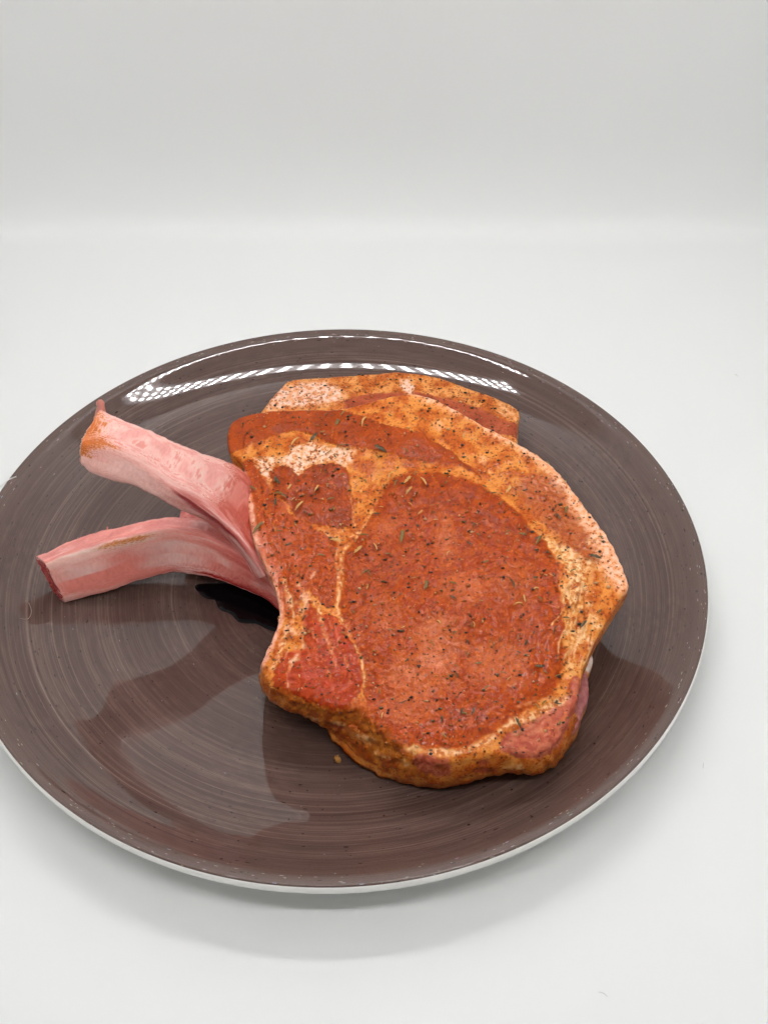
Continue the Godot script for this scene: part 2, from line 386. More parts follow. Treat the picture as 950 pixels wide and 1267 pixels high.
func glaze_texture() -> ImageTexture:
	var w := 2048
	var h := 1024
	var tone := PackedFloat32Array()
	tone.resize(w * h)
	var band := noise(0.010, 3, 4)
	var band2 := noise(0.06, 9, 3)
	var wob := noise(0.004, 21, 2)
	var wv := PackedFloat32Array()
	for x in w:
		wv.append(wob.get_noise_2d(cos(TAU_ * x / w) * 300.0, sin(TAU_ * x / w) * 300.0))
	for y in h:
		var rim := smoothstep(940.0, 990.0, y)
		var b0 := band.get_noise_1d(y) * 0.50
		for x in w:
			var yy := y + wv[x] * 26.0
			tone[y * w + x] = lerpf(b0 + band2.get_noise_2d(yy, wv[x] * 90.0) * 0.42, 0.22, rim)
	# brush strokes: long, thin arcs that fade at both ends
	for k in 2600:
		var y0 := sqrt(rng.randf()) * 1010.0
		var x0 := rng.randi() % w
		var n := int(rand(60, 900))
		var wd := 1 if rng.randf() < 0.6 else rng.randi_range(2, 5)
		var amp := rand(0.10, 0.75) if rng.randf() < 0.62 else -rand(0.1, 0.5)
		if y0 > 945.0:
			amp *= 0.35
		var drift := rand(-0.012, 0.012)
		for s in n:
			var f := s / float(n)
			var fade := minf(1.0, minf(f, 1.0 - f) * 4.0)
			var y := int(y0 + s * drift)
			for q in wd:
				var yq := y + q
				if yq >= 0 and yq < h:
					var at := yq * w + (x0 + s) % w
					tone[at] = tone[at] + amp * fade * (1.0 if wd == 1 else 0.55)
	var grain := noise_bytes(w, h, 0.35, 12, 2)
	var data := PackedByteArray()
	data.resize(w * h * 3)
	var dark := Vector3(60, 44, 40)
	var mid := Vector3(85, 66, 60)
	var pale := Vector3(122, 103, 95)
	for k in w * h:
		var t := clampf(tone[k] * 0.62 + (grain[k] - 128) * 0.0012, -1.0, 1.0)
		var c := mid.lerp(pale, t) if t > 0.0 else mid.lerp(dark, -t)
		data[k * 3] = int(c.x)
		data[k * 3 + 1] = int(c.y)
		data[k * 3 + 2] = int(c.z)
	# iron specks in the glaze, and bare white pinholes towards the lip
	for k in 1500:
		var r := sqrt(rng.randf()) * 1020.0
		var x := rng.randi() % w
		var ln := rng.randi_range(1, 4)
		var across := rng.randf() < 0.4
		var sh := rand(0.35, 0.75)
		for q in ln * 2:
			var yy := int(r) + (q % 2 if not across else q / 2)
			var xx := (x + (q / 2 if not across else q % 2)) % w
			if yy < h:
				var at := (yy * w + xx) * 3
				for c in 3:
					data[at + c] = int(data[at + c] * sh)
	for k in 420:
		var r := rand(975, 1018) if rng.randf() < 0.75 else rand(300, 1000)
		var x := rng.randi() % w
		for q in rng.randi_range(1, 3):
			var at := (int(r) * w + (x + q) % w) * 3
			for c in 3:
				data[at + c] = int(lerpf(data[at + c], 225, rand(0.4, 0.9)))
	return ImageTexture.create_from_image(Image.create_from_data(w, h, false, Image.FORMAT_RGB8, data))


func plate() -> void:
	var t := thing("dinner_plate", "large round brown glazed plate with brushed rings under the two chops", "plate")
	var glaze := mat(Color.WHITE, 0.02, 0.53)
	glaze.albedo_texture = glaze_texture()
	var p := plate_profile()
	# the lip turns over
	var last := p[p.size() - 1]
	var face := p.duplicate()
	for k in range(1, 7):
		var a := deg_to_rad(10.0 + 34.0 * k / 6.0)
		face.append(last + Vector2(0.0016 * (sin(a) - sin(deg_to_rad(10.0))), -0.0016 * (cos(deg_to_rad(10.0)) - cos(a)) + 0.0001))
	part("glazed_face", lathe(face, 360), glaze, t)
	var e := face[face.size() - 1]
	var under := PackedVector2Array()
	under.append(e + Vector2(-0.0004, -0.0001))
	for k in range(0, 15):
		var a := deg_to_rad(lerpf(44.0, 172.0, k / 14.0))
		under.append(e + Vector2(0.0018 * (sin(a) - sin(deg_to_rad(44.0))), -0.0026 * (cos(deg_to_rad(44.0)) - cos(a))))
	under.append(Vector2(0.127, RIM_Y - 0.0078))
	under.append(Vector2(0.119, RIM_Y - 0.0112))
	under.append(Vector2(0.110, 0.0062))
	under.append(Vector2(0.098, 0.0034))
	under.append(Vector2(0.086, 0.0026))
	under.append(Vector2(0.083, 0.0004))
	under.append(Vector2(0.080, 0.0003))
	under.append(Vector2(0.077, 0.0022))
	under.append(Vector2(0.0, 0.0016))
	var white := mat(Color(0.94, 0.935, 0.91), 0.2)
	part("white_underside", lathe(under, 240), white, t)


# ------------------------------------------------------------------ meat canvas
# A square picture that maps millimetres on a chop to colour, relief and region.
class Canvas:
	var w: int
	var u0: float
	var v0: float
	var s: float           # pixels per millimetre
	var r: PackedFloat32Array
	var g: PackedFloat32Array
	var b: PackedFloat32Array
	var h: PackedFloat32Array
	var spice: PackedFloat32Array
	var label: Image
	var rnd: RandomNumberGenerator
	var noises := []

	func start(w_: int, cu: float, cv: float, half: float, rnd_: RandomNumberGenerator) -> void:
		w = w_
		u0 = cu - half
		v0 = cv - half
		s = w / (2.0 * half)
		rnd = rnd_
		for a in [r, g, b, h, spice]:
			pass
		r.resize(w * w)
		g.resize(w * w)
		b.resize(w * w)
		h.resize(w * w)
		spice.resize(w * w)
		label = Image.create_empty(w, w, false, Image.FORMAT_L8)

	func px(p: Vector2) -> Vector2:
		return Vector2((p.x - u0) * s, (p.y - v0) * s)

	func ragged(p: PackedVector2Array, amount: float, times := 3) -> PackedVector2Array:
		var q := p
		var amp := amount
		for t in times:
			var n := PackedVector2Array()
			for k in q.size():
				var a := q[k]
				var c := q[(k + 1) % q.size()]
				n.append(a)
				var d := c - a
				n.append((a + c) / 2 + Vector2(-d.y, d.x).normalized() * rnd.randf_range(-amp, amp))
			q = n
			amp *= 0.62
		return q

	func fill(im: Image, p: PackedVector2Array, value: Color) -> void:
		var lo := 1e9
		var hi := -1e9
		var q := PackedVector2Array()
		for a in p:
			q.append(px(a))
			lo = minf(lo, q[-1].y)
			hi = maxf(hi, q[-1].y)
		for y in range(maxi(0, int(lo)), mini(w - 1, int(hi)) + 1):
			var xs := []
			var yc := y + 0.5
			for k in q.size():
				var a := q[k]
				var c := q[(k + 1) % q.size()]
				if (a.y <= yc) != (c.y <= yc):
					xs.append(a.x + (yc - a.y) / (c.y - a.y) * (c.x - a.x))
			xs.sort()
			for k in xs.size() / 2:
				var x0 := int(round(xs[2 * k]))
				var x1 := int(round(xs[2 * k + 1]))
				if x1 > x0:
					im.fill_rect(Rect2i(x0, y, x1 - x0, 1), value)

	func soft(im: Image, k: int) -> PackedByteArray:
		var a := w
		for t in k:
			a /= 2
			im.resize(a, a, Image.INTERPOLATE_BILINEAR)
		if k:
			im.resize(w, w, Image.INTERPOLATE_CUBIC)
		return im.get_data()

	func blank() -> Image:
		return Image.create_empty(w, w, false, Image.FORMAT_L8)

	func area(p: PackedVector2Array, k: int) -> PackedByteArray:
		var im := blank()
		fill(im, p, Color.WHITE)
		return soft(im, k)

	func line(p: PackedVector2Array, width: float, k: int, gaps := 0.0) -> PackedByteArray:
		var im := blank()
		var wob := rnd.randf() * 100.0
		var q := p
		for i in q.size() - 1:
			var a := px(q[i])
			var c := px(q[i + 1])
			var n := maxi(1, int(a.distance_to(c)))
			for t in n:
				wob += 0.09
				var f := sin(wob) * 0.3 + sin(wob * 2.7) * 0.25 + sin(wob * 0.37) * 0.3
				if f < -0.75 + gaps:
					continue
				var wd := maxf(1.0, width * s * (0.75 + 0.6 * f))
				var at := a.lerp(c, t / float(n)) + Vector2(sin(wob * 0.8), cos(wob * 1.1)) * 0.25 * s
				im.fill_rect(Rect2i(int(at.x - wd / 2), int(at.y - wd / 2), int(wd), int(wd)), Color.WHITE)
		return soft(im, k)

	# Lays a colour that wanders between c0 and c1 over the masked pixels.
	func lay(m: PackedByteArray, c0: Vector3, c1: Vector3, nz: PackedByteArray, gain: float, up: float, dust: float, strength := 1.0) -> void:
		for k in w * w:
			var mk := m[k]
			if mk == 0:
				continue
			var f := mk * strength / 255.0
			var t := clampf(0.5 + (nz[k] - 128) * gain / 128.0, 0.0, 1.0)
			r[k] += (c0.x + (c1.x - c0.x) * t - r[k]) * f
			g[k] += (c0.y + (c1.y - c0.y) * t - g[k]) * f
			b[k] += (c0.z + (c1.z - c0.z) * t - b[k]) * f
			h[k] += up * mk / 255.0
			if dust >= 0.0:
				spice[k] += (dust - spice[k]) * f

	func base(c0: Vector3, c1: Vector3, nz: PackedByteArray, gain: float, dust: float) -> void:
		for k in w * w:
			var t := clampf(0.5 + (nz[k] - 128) * gain / 128.0, 0.0, 1.0)
			r[k] = c0.x + (c1.x - c0.x) * t
			g[k] = c0.y + (c1.y - c0.y) * t
			b[k] = c0.z + (c1.z - c0.z) * t
			spice[k] = dust

	# Paprika dust: clumps of orange-brown where two noises agree; `wash` is its colour.
	func dust_over(fine: PackedByteArray, mid: PackedByteArray, big: PackedByteArray, wash: Vector3, deep: Vector3) -> void:
		for k in w * w:
			var d := spice[k]
			if d <= 0.0:
				continue
			var x := (fine[k] - 128) * 0.0085 + (mid[k] - 128) * 0.0075 + (big[k] - 128) * 0.005
			var t := clampf((x + d * 2.0 - 1.0) * 0.9 + 0.22, 0.0, 1.0)
			var f := t * 0.78
			r[k] += (wash.x - r[k]) * f
			g[k] += (wash.y - g[k]) * f
			b[k] += (wash.z - b[k]) * f
			var y := clampf((x * 1.3 + d * 1.1 - 1.05) * 1.6, 0.0, 1.0) * 0.55
			r[k] += (deep.x - r[k]) * y
			g[k] += (deep.y - g[k]) * y
			b[k] += (deep.z - b[k]) * y

	# A thin, even coat of paprika on the lean: fine grain and soft clouds.
	func lean_dust(im: Image, fine: PackedByteArray, grain: PackedByteArray, mid: PackedByteArray, big: PackedByteArray) -> void:
		var m := soft(im, 1)
		for k in w * w:
			if m[k] == 0:
				continue
			var f := m[k] / 255.0
			var x := (fine[k] - 128) / 128.0
			var y := (mid[k] - 128) / 128.0
			var z := (grain[k] - 128) / 128.0
			var q := 1.0 + f * (x * 0.08 + z * 0.06 + y * 0.06)
			# thick rub between the grains is deep orange, bare meat on their tops is pink
			var o := clampf(0.30 - z * 0.6 + x * 0.3 + y * 0.5 + (big[k] - 128) * 0.003, 0.0, 0.8) * f
			var e := clampf(z * 0.6 - 0.14 + y * 0.35, 0.0, 0.5) * f
			r[k] = lerpf(lerpf(r[k] * q, 166.0, o), 208.0, e)
			g[k] = lerpf(lerpf(g[k] * q, 64.0, o), 114.0, e)
			b[k] = lerpf(lerpf(b[k] * q, 6.0, o), 62.0, e)
			r[k] *= 1.0 - 0.01 * f
			g[k] *= 1.0 - 0.09 * f
			b[k] *= 1.0 - 0.66 * f

	func dot(u: float, v: float, rad: float, c: Vector3, strength: float) -> void:
		var p := px(Vector2(u, v))
		var rr := rad * s
		for y in range(maxi(0, int(p.y - rr)), mini(w - 1, int(p.y + rr) + 1) + 1):
			for x in range(maxi(0, int(p.x - rr)), mini(w - 1, int(p.x + rr) + 1) + 1):
				var d := Vector2(x + 0.5, y + 0.5).distance_to(p)
				var f := clampf(rr - d + 0.5, 0.0, 1.0) * strength
				if f > 0.0:
					var k := y * w + x
					r[k] += (c.x - r[k]) * f
					g[k] += (c.y - g[k]) * f
					b[k] += (c.z - b[k]) * f

	func picture() -> ImageTexture:
		var d := PackedByteArray()
		d.resize(w * w * 3)
		for k in w * w:
			d[k * 3] = clampi(int(r[k]), 0, 255)
			d[k * 3 + 1] = clampi(int(g[k]), 0, 255)
			d[k * 3 + 2] = clampi(int(b[k]), 0, 255)
		return ImageTexture.create_from_image(Image.create_from_data(w, w, false, Image.FORMAT_RGB8, d))

	func relief_at(u: float, v: float) -> float:
		var x := clampf((u - u0) * s - 0.5, 0.0, w - 2.0)
		var y := clampf((v - v0) * s - 0.5, 0.0, w - 2.0)
		var xi := int(x)
		var yi := int(y)
		var fx := x - xi
		var fy := y - yi
		var k := yi * w + xi
		return lerpf(lerpf(h[k], h[k + 1], fx), lerpf(h[k + w], h[k + w + 1], fx), fy)

	func label_at(u: float, v: float) -> int:
		return label.get_pixel(clampi(int((u - u0) * s), 0, w - 1), clampi(int((v - v0) * s), 0, w - 1)).r8

	func uv(u: float, v: float) -> Vector2:
		return Vector2((u - u0) * s / w, (v - v0) * s / w)


# The body of a chop: a polar grid over its upper face, round the edge, down the side and under.
class Slab:
	var centre: Vector2
	var rim: PackedVector2Array        # resampled outline
	var out: PackedVector2Array        # outward directions
	var foot: PackedVector3Array       # offset from the outline to the foot
	var rr: PackedFloat32Array         # edge rounding, per column
	var o: Vector3
	var eu: Vector3
	var en: Vector3
	var ev: Vector3
	var v: PackedVector3Array
	var flat: PackedVector2Array       # millimetres on the canvas, per vertex
	var rows: int
	var cols: int
	var top_rows: int
	var angles: PackedFloat32Array


func make_slab(C: Canvas, outline: PackedVector2Array, feet: Array, centre: Vector2, o: Vector3, eu: Vector3, en: Vector3, ev: Vector3, cols: int, top_rows: int, thick: float, round_: float, sharp: float, seed_: int) -> Slab:
	var S := Slab.new()
	S.centre = centre
	S.o = o
	S.eu = eu
	S.en = en
	S.ev = ev
	S.cols = cols
	S.top_rows = top_rows
	# offsets to the foot
	var n0 := outline.size()
	var off := []
	var rad := PackedFloat32Array()
	for k in n0:
		var d := (outline[(k + 1) % n0] - outline[(k - 1 + n0) % n0]).normalized()
		var nn := Vector2(d.y, -d.x)
		if nn.dot(outline[k] - centre) < 0.0:
			nn = -nn
		var f := Vector3(feet[3 * k], feet[3 * k + 1], feet[3 * k + 2]) if feet.size() else Vector3.ZERO
		rad.append(sharp if f == Vector3.ZERO else round_)
		if f == Vector3.ZERO:
			off.append(Vector3(-nn.x * 3.5, -nn.y * 3.5, -thick))
		else:
			off.append(Vector3(f.x - outline[k].x, f.y - outline[k].y, f.z))
	# smooth, then resample by length
	var per := 12
	var fine := smooth2(outline, per, true)
	var len := PackedFloat32Array([0.0])
	for k in fine.size():
		len.append(len[-1] + fine[k].distance_to(fine[(k + 1) % fine.size()]))
	var total := len[-1]
	var at := 0
	var edge := noise(0.09, seed_, 4)
	for i in cols:
		var want := total * i / cols
		while at + 1 < fine.size() and len[at + 1] < want:
			at += 1
		var f := (want - len[at]) / maxf(1e-6, len[at + 1] - len[at])
		S.rim.append(fine[at].lerp(fine[(at + 1) % fine.size()], f))
		var sp := (at + f) / per
		var a := int(sp) % n0
		S.rr.append(lerpf(rad[a], rad[(a + 1) % n0], smoothstep(0.0, 1.0, sp - int(sp))))
		S.foot.append(off[a].lerp(off[(a + 1) % n0], smoothstep(0.0, 1.0, sp - int(sp))))
	for i in cols:
		var d := Vector2.ZERO
		for q in range(1, 7):
			d += S.rim[(i + q) % cols] - S.rim[(i - q + cols) % cols]
		var nn := Vector2(d.y, -d.x).normalized()
		if nn.dot(S.rim[i] - centre) < 0.0:
			nn = -nn
		S.out.append(nn)
	for i in cols:
		S.rim[i] += S.out[i] * edge.get_noise_2d(S.rim[i].x * 2.5, S.rim[i].y * 2.5) * (0.9 if S.rr[i] > 2.0 else 0.45)
	# rows of vertices
	var pos := PackedVector3Array()      # u, v, height
	var sag := noise(0.018, seed_ + 7, 2)
	var k1 := 7
	var k2 := 16
	for j in top_rows:
		var s := j / float(top_rows - 1)
		for i in cols:
			var p := centre.lerp(S.rim[i] - S.out[i] * S.rr[i], s)
			pos.append(Vector3(p.x, p.y, 0.0))
			S.flat.append(p)
	for k in range(1, k1 + 1):
		var a := PI / 2 * k / k1
		for i in cols:
			var p := S.rim[i] + S.out[i] * (S.rr[i] * (sin(a) - 1.0))
			pos.append(Vector3(p.x, p.y, -S.rr[i] * (1.0 - cos(a))))
			S.flat.append(S.rim[i] + S.out[i] * (S.rr[i] * (a - 1.0)))
	for k in range(1, k2 + 1):
		var t := k / float(k2)
		for i in cols:
			var f := S.foot[i]
			var bulge := sin(PI * t) * (1.6 if S.rr[i] > 2.0 else 0.3)
			var e := t * t
			var p := S.rim[i] + Vector2(f.x, f.y) * e + S.out[i] * bulge
			pos.append(Vector3(p.x, p.y, lerpf(-S.rr[i], minf(f.z, -S.rr[i] - 2.0), t)))
			S.flat.append(S.rim[i] + S.out[i] * (S.rr[i] * 0.57 + t * maxf(4.0, -f.z - S.rr[i])))
	for q in [0.93, 0.6, 0.0]:
		for i in cols:
			var f := S.foot[i]
			var p := centre.lerp(S.rim[i] + Vector2(f.x, f.y), q)
			pos.append(Vector3(p.x, p.y, minf(f.z, -S.rr[i] - 2.0) - 0.4 if q > 0.5 else -thick))
			S.flat.append(S.rim[i] + S.out[i] * (S.rr[i] * 0.57 + maxf(4.0, -f.z - S.rr[i])))
	S.rows = pos.size() / cols
	var base := PackedVector3Array()
	for k in pos.size():
		var q := pos[k]
		var hh := q.z + sag.get_noise_2d(S.flat[k].x, S.flat[k].y) * 1.6
		base.append(o + (eu * q.x + ev * q.y + en * hh) * 0.001)
	var n := grid_normals(base, S.rows, cols, true)
	var upright := n[(top_rows / 2) * cols].dot(en) > 0.0
	for k in base.size():
		var d := C.relief_at(S.flat[k].x, S.flat[k].y)
		var j := k / cols
		if j >= S.rows - 3:
			d = 0.0
		elif j >= top_rows - 12 and S.rr[k % cols] < 2.0:
			d *= 0.35
		base[k] += n[k] * (d * (0.001 if upright else -0.001))
	# one centre
	var mean := Vector3.ZERO
	for i in cols:
		mean += base[i] / cols
	for i in cols:
		base[i] = mean
	S.v = base
	for i in cols:
		S.angles.append((S.rim[i] - centre).angle())
	return S


# A point of the upper face and its normal.
func on_slab(S: Slab, p: Vector2) -> Vector3:
	var best := 0
	var bd := -2.0
	var d := (p - S.centre).normalized()
	for i in S.cols:
		var e := (S.rim[i] - S.out[i] * S.rr[i] - S.centre).normalized().dot(d)
		if e > bd:
			bd = e
			best = i
	var edge := (S.rim[best] - S.out[best] * S.rr[best] - S.centre).length()
	var s := (p - S.centre).length() / edge * (S.top_rows - 1)
	if s >= S.top_rows - 1:
		s = S.top_rows - 1 + minf(6.0, (p.distance_to(S.centre) - edge) / S.rr[best] * 5.0)
	var j := int(s)
	return S.v[j * S.cols + best].lerp(S.v[mini(j + 1, S.rows - 1) * S.cols + best], s - j)


# Cuts the slab into one mesh per region and hangs them under the chop.
func slab_parts(S: Slab, C: Canvas, names: Dictionary, m: Material, parent: Node3D) -> void:
	var n := grid_normals(S.v, S.rows, S.cols, true)
	var flip := n[(S.top_rows / 2) * S.cols].dot(S.en) < 0.0
	if flip:
		for k in n.size():
			n[k] = -n[k]
	for i in S.cols:
		n[i] = S.en
	var lists := {}
	for j in S.rows - 1:
		for i in S.cols:
			var a := j * S.cols + i
			var b := j * S.cols + (i + 1) % S.cols
			var c := a + S.cols
			var d := b + S.cols
			var mid := (S.flat[a] + S.flat[d]) / 2
			var id := C.label_at(mid.x, mid.y)
			if j >= S.rows - 4:
				id = 255
			if not names.has(id):
				id = 0
			if not lists.has(id):
				lists[id] = PackedInt32Array()
			var l: PackedInt32Array = lists[id]
			if flip:
				l.append_array(PackedInt32Array([a, b, d, a, d, c]))
			else:
				l.append_array(PackedInt32Array([a, d, b, a, c, d]))
			lists[id] = l
	for id in names:
		if not lists.has(id):
			continue
		var map := PackedInt32Array()
		map.resize(S.v.size())
		map.fill(-1)
		var v := PackedVector3Array()
		var nn := PackedVector3Array()
		var uv := PackedVector2Array()
		var idx := PackedInt32Array()
		for k in lists[id]:
			if map[k] < 0:
				map[k] = v.size()
				v.append(S.v[k] - parent.position)
				nn.append(n[k])
				uv.append(C.uv(S.flat[k].x, S.flat[k].y))
			idx.append(map[k])
		part(names[id], mesh_of(v, nn, uv, idx), m, parent)


func meat_material(C: Canvas, rough: float, bump: PackedByteArray) -> StandardMaterial3D:
	var m := mat(Color.WHITE, rough, 0.2)
	m.clearcoat_enabled = true
	m.clearcoat = 0.2
	m.clearcoat_roughness = 0.15
	m.albedo_texture = C.picture()
	m.heightmap_enabled = true
	m.heightmap_scale = 0.022
	m.heightmap_texture = ImageTexture.create_from_image(Image.create_from_data(C.w, C.w, false, Image.FORMAT_L8, bump))
	return m


func mixed(a: PackedByteArray, b: PackedByteArray, f: float) -> PackedByteArray:
	var r := PackedByteArray()
	r.resize(a.size())
	for k in a.size():
		r[k] = int(lerpf(a[k], b[k], f))
	return r


# ------------------------------------------------------------------ the chops
func chops() -> void:
	front_chop()
	back_chop()


func front_chop() -> void:
	var o := Vector3(0.0324, 0.0394, 0.0384)
	var en := Vector3(-0.0441, 0.9877, 0.1498).normalized()
	var eu := Vector3(0.9990, 0.0436, 0.0066).normalized()
	var ev := eu.cross(en).normalized()
	var t := thing("pork_chop", "upper seasoned pork chop with its rib bone raised in the air", "meat", Vector3(0.03, 0.008, 0.04), "two seasoned pork chops on the plate")
	var C := Canvas.new()
	var W := 1024
	C.start(W, -3.0, -16.0, 100.0, rng)
	var fine := noise_bytes(W, W, 0.33, 31, 2)
	var mid := noise_bytes(W, W, 0.085, 32, 3)
	var big := noise_bytes(W, W, 0.022, 33, 4)
	var fibre := noise_bytes(W, W, 0.05, 35, 5)
	var grain := noise_bytes(W, W, 0.15, 36, 3)
	# fat first, then everything that lies in it
	C.base(Vector3(222, 140, 62), Vector3(190, 92, 24), big, 1.4, 0.50)
	var shapes := {}
	for k in ["eye", "cap", "rib", "side", "fan", "flap", "front_red"]:
		shapes[k] = C.ragged(smooth2(pts(CHOP[k]), 2, true), 0.75, 3)
	for k in ["rim_pale", "pale_top", "pale_right", "dark_spice", "edge_pale", "front_fat"]:
		shapes[k] = C.ragged(pts(CHOP[k]), 2.6, 4)
	C.lay(C.area(shapes.pale_top, 3), Vector3(240, 205, 182), Vector3(228, 165, 115), mid, 1.2, 0.3, 0.40)
	C.lay(C.area(shapes.pale_right, 4), Vector3(240, 196, 140), Vector3(205, 130, 62), mid, 1.6, 0.3, 0.42)
	C.lay(C.area(shapes.dark_spice, 4), Vector3(178, 96, 52), Vector3(150, 72, 40), mid, 1.3, 0.2, 0.70, 0.85)
	C.lay(C.area(shapes.rim_pale, 4), Vector3(250, 196, 164), Vector3(238, 158, 106), mid, 1.3, 0.2, 0.2)
	C.lay(C.area(shapes.front_fat, 3), Vector3(206, 122, 42), Vector3(150, 70, 20), big, 1.6, 0.0, 0.52)
	C.lay(C.area(shapes.edge_pale, 3), Vector3(236, 180, 164), Vector3(206, 128, 112), mid, 1.1, 0.0, 0.12)
	C.dust_over(grain, mid, big, Vector3(186, 80, 18), Vector3(124, 46, 14))
	C.lay(C.area(shapes.eye, 2), Vector3(146, 55, 16), Vector3(178, 84, 40), fibre, 1.7, 0.0, -1.0)
	C.lay(C.area(shapes.cap, 1), Vector3(146, 60, 24), Vector3(170, 80, 40), big, 1.4, 0.5, -1.0)
	C.lay(C.area(shapes.rib, 1), Vector3(132, 52, 28), Vector3(154, 68, 38), big, 1.4, 0.3, -1.0)
	C.lay(C.area(shapes.side, 1), Vector3(154, 62, 30), Vector3(182, 88, 52), mid, 1.4, 0.2, -1.0)
	C.lay(C.area(shapes.fan, 1), Vector3(150, 44, 20), Vector3(178, 66, 38), mid, 1.4, 0.5, -1.0)
	C.lay(C.area(shapes.flap, 1), Vector3(192, 104, 74), Vector3(166, 74, 54), fibre, 1.6, -0.5, 0.24)
	C.lay(C.area(shapes.front_red, 2), Vector3(160, 66, 50), Vector3(190, 104, 84), mid, 1.4, 0.0, 0.20, 0.8)
	var lean := C.blank()
	for k in ["eye", "cap", "rib", "side", "fan"]:
		C.fill(lean, shapes[k], Color.WHITE)
	# domed muscles, from wide soft masks
	for k in [["eye", 1.5], ["cap", 0.9], ["fan", 1.2], ["rib", 0.6]]:
		var dm := C.area(shapes[k[0]], 5)
		for q in W * W:
			if dm[q]:
				C.h[q] += k[1] * dm[q] / 255.0
	C.lean_dust(lean, fine, grain, mid, big)
	C.lay(C.area(shapes.fan, 2), Vector3(146, 40, 12), Vector3(182, 70, 32), fibre, 1.6, 0.0, -1.0, 0.45)
	for k in 14:
		var a := Vector2(rand(-43, -30), rand(4, 22))
		var b := a + Vector2(rand(1.5, 4.5), rand(7, 15))
		C.lay(C.line(smooth2(PackedVector2Array([a, (a + b) / 2 + Vector2(rand(-0.8, 0.8), 0), b]), 5, false), rand(0.25, 0.6), 2, 0.3), Vector3(226, 140, 104), Vector3(206, 104, 62), mid, 1.2, 0.1, -1.0, 0.8)
	# pinker, barely dusted patches of the eye
	for k in [[3.0, 18.0, 8.0, 10.0, 0.62], [-4.0, 30.0, 11.0, 8.0, 0.42], [12.0, -2.0, 8.0, 7.0, 0.34], [-16.0, -28.0, 7.0, 5.0, 0.28], [22.0, 26.0, 10.0, 9.0, 0.36], [6.0, -24.0, 2.6, 13.0, 0.42], [-6.0, 43.0, 9.0, 5.0, 0.30], [-14.0, 6.0, 6.0, 8.0, 0.2], [30.0, -4.0, 7.0, 9.0, 0.28]]:
		var e := PackedVector2Array()
		for q in 20:
			e.append(Vector2(k[0] + cos(q * 0.314) * k[2], k[1] + sin(q * 0.314) * k[3]))
		C.lay(C.area(C.ragged(e, 2.0, 2), 4), Vector3(222, 136, 104), Vector3(200, 106, 66), mid, 1.4, 0.0, -1.0, k[4])
	# thicker rub: browner and deeper orange patches
	for k in [[2.0, -42.0, 18.0, 8.0, 0.6], [24.0, -30.0, 9.0, 8.0, 0.45], [-18.0, -12.0, 8.0, 12.0, 0.4], [10.0, 14.0, 7.0, 12.0, 0.35], [30.0, 6.0, 9.0, 14.0, 0.3], [8.0, 46.0, 12.0, 5.0, 0.4]]:
		var e := PackedVector2Array()
		for q in 20:
			e.append(Vector2(k[0] + cos(q * 0.314) * k[2], k[1] + sin(q * 0.314) * k[3]))
		C.lay(C.area(C.ragged(e, 2.4, 3), 4), Vector3(128, 46, 14), Vector3(164, 64, 8), fibre, 1.6, 0.0, -1.0, k[4] * 0.7)
	# red meat and cream fat showing through the rub along the lower edge
	for k in 22:
		var c := Vector2(rand(-48, 34), 0)
		c.y = lerpf(46, 62, clampf((c.x + 40) / 40.0, 0, 1)) + rand(-4, 5)
		var e := PackedVector2Array()
		var rx := rand(1.2, 4.5)
		var ry := rand(0.7, 1.8)
		for q in 12:
			e.append(c + Vector2(cos(q * 0.524) * rx, sin(q * 0.524) * ry).rotated(0.2))
		if k % 3 == 0:
			C.lay(C.area(C.ragged(e, 0.8, 2), 2), Vector3(240, 200, 150), Vector3(220, 150, 80), mid, 1.4, 0.25, -1.0, 0.75)
		elif k % 3 == 1:
			C.lay(C.area(C.ragged(e, 0.8, 2), 2), Vector3(150, 56, 40), Vector3(178, 82, 60), mid, 1.4, -0.3, -1.0, 0.75)
		else:
			C.lay(C.area(C.ragged(e, 0.8, 2), 2), Vector3(112, 50, 16), Vector3(140, 66, 22), mid, 1.4, -0.3, -1.0, 0.7)
	for k in 9:
		var a := Vector2(rand(22, 40), rand(42, 56))
		C.lay(C.line(smooth2(PackedVector2Array([a, a + Vector2(4, -1.5), a + Vector2(rand(6, 12), rand(-6, -3))]), 5, false), rand(0.4, 0.9), 2, 0.2), Vector3(232, 172, 140) if k % 3 else Vector3(206, 112, 32), Vector3(214, 140, 100) if k % 3 else Vector3(190, 92, 24), mid, 1.2, 0.15, -1.0, 0.7)
	# seams of fat
	var widths := {"s1": 1.1, "s2": 0.7, "s3": 1.1, "s4": 0.55, "s5": 0.5, "s6": 0.9, "s7": 0.45, "s8": 0.45, "s9": 0.8, "s10": 0.5, "s11": 1.5, "s12": 1.9, "s13": 0.5, "s14": 0.9, "s15": 0.6}
	for k in widths:
		var p := smooth2(pts(CHOP[k]), 5, false)
		C.lay(C.line(p, widths[k], 2, 0.22), Vector3(236, 184, 134), Vector3(196, 108, 52), mid, 2.2, -0.12, 0.30, 1.0)
	# pale membrane along the left margin, pink bare patches, a net of cream fat
	var margin := pts(CHOP["edge_line"])
	C.lay(C.line(smooth2(margin, 6, false), 2.6, 2, 0.0), Vector3(240, 178, 150), Vector3(220, 140, 112), mid, 1.4, 0.2, -1.0, 0.95)
	blobs(C, 16, Vector2(-61, -48), Vector2(-44, -4), 0.8, 2.4, Vector3(204, 108, 84), Vector3(190, 88, 62), mid, 0.55)
	blobs(C, 22, Vector2(-50, -8), Vector2(-41, 26), 0.5, 1.5, Vector3(238, 186, 150), Vector3(222, 146, 104), mid, 0.8)
	blobs(C, 12, Vector2(-46, 6), Vector2(-26, 34), 0.9, 2.6, Vector3(196, 74, 50), Vector3(176, 52, 30), mid, 0.5)
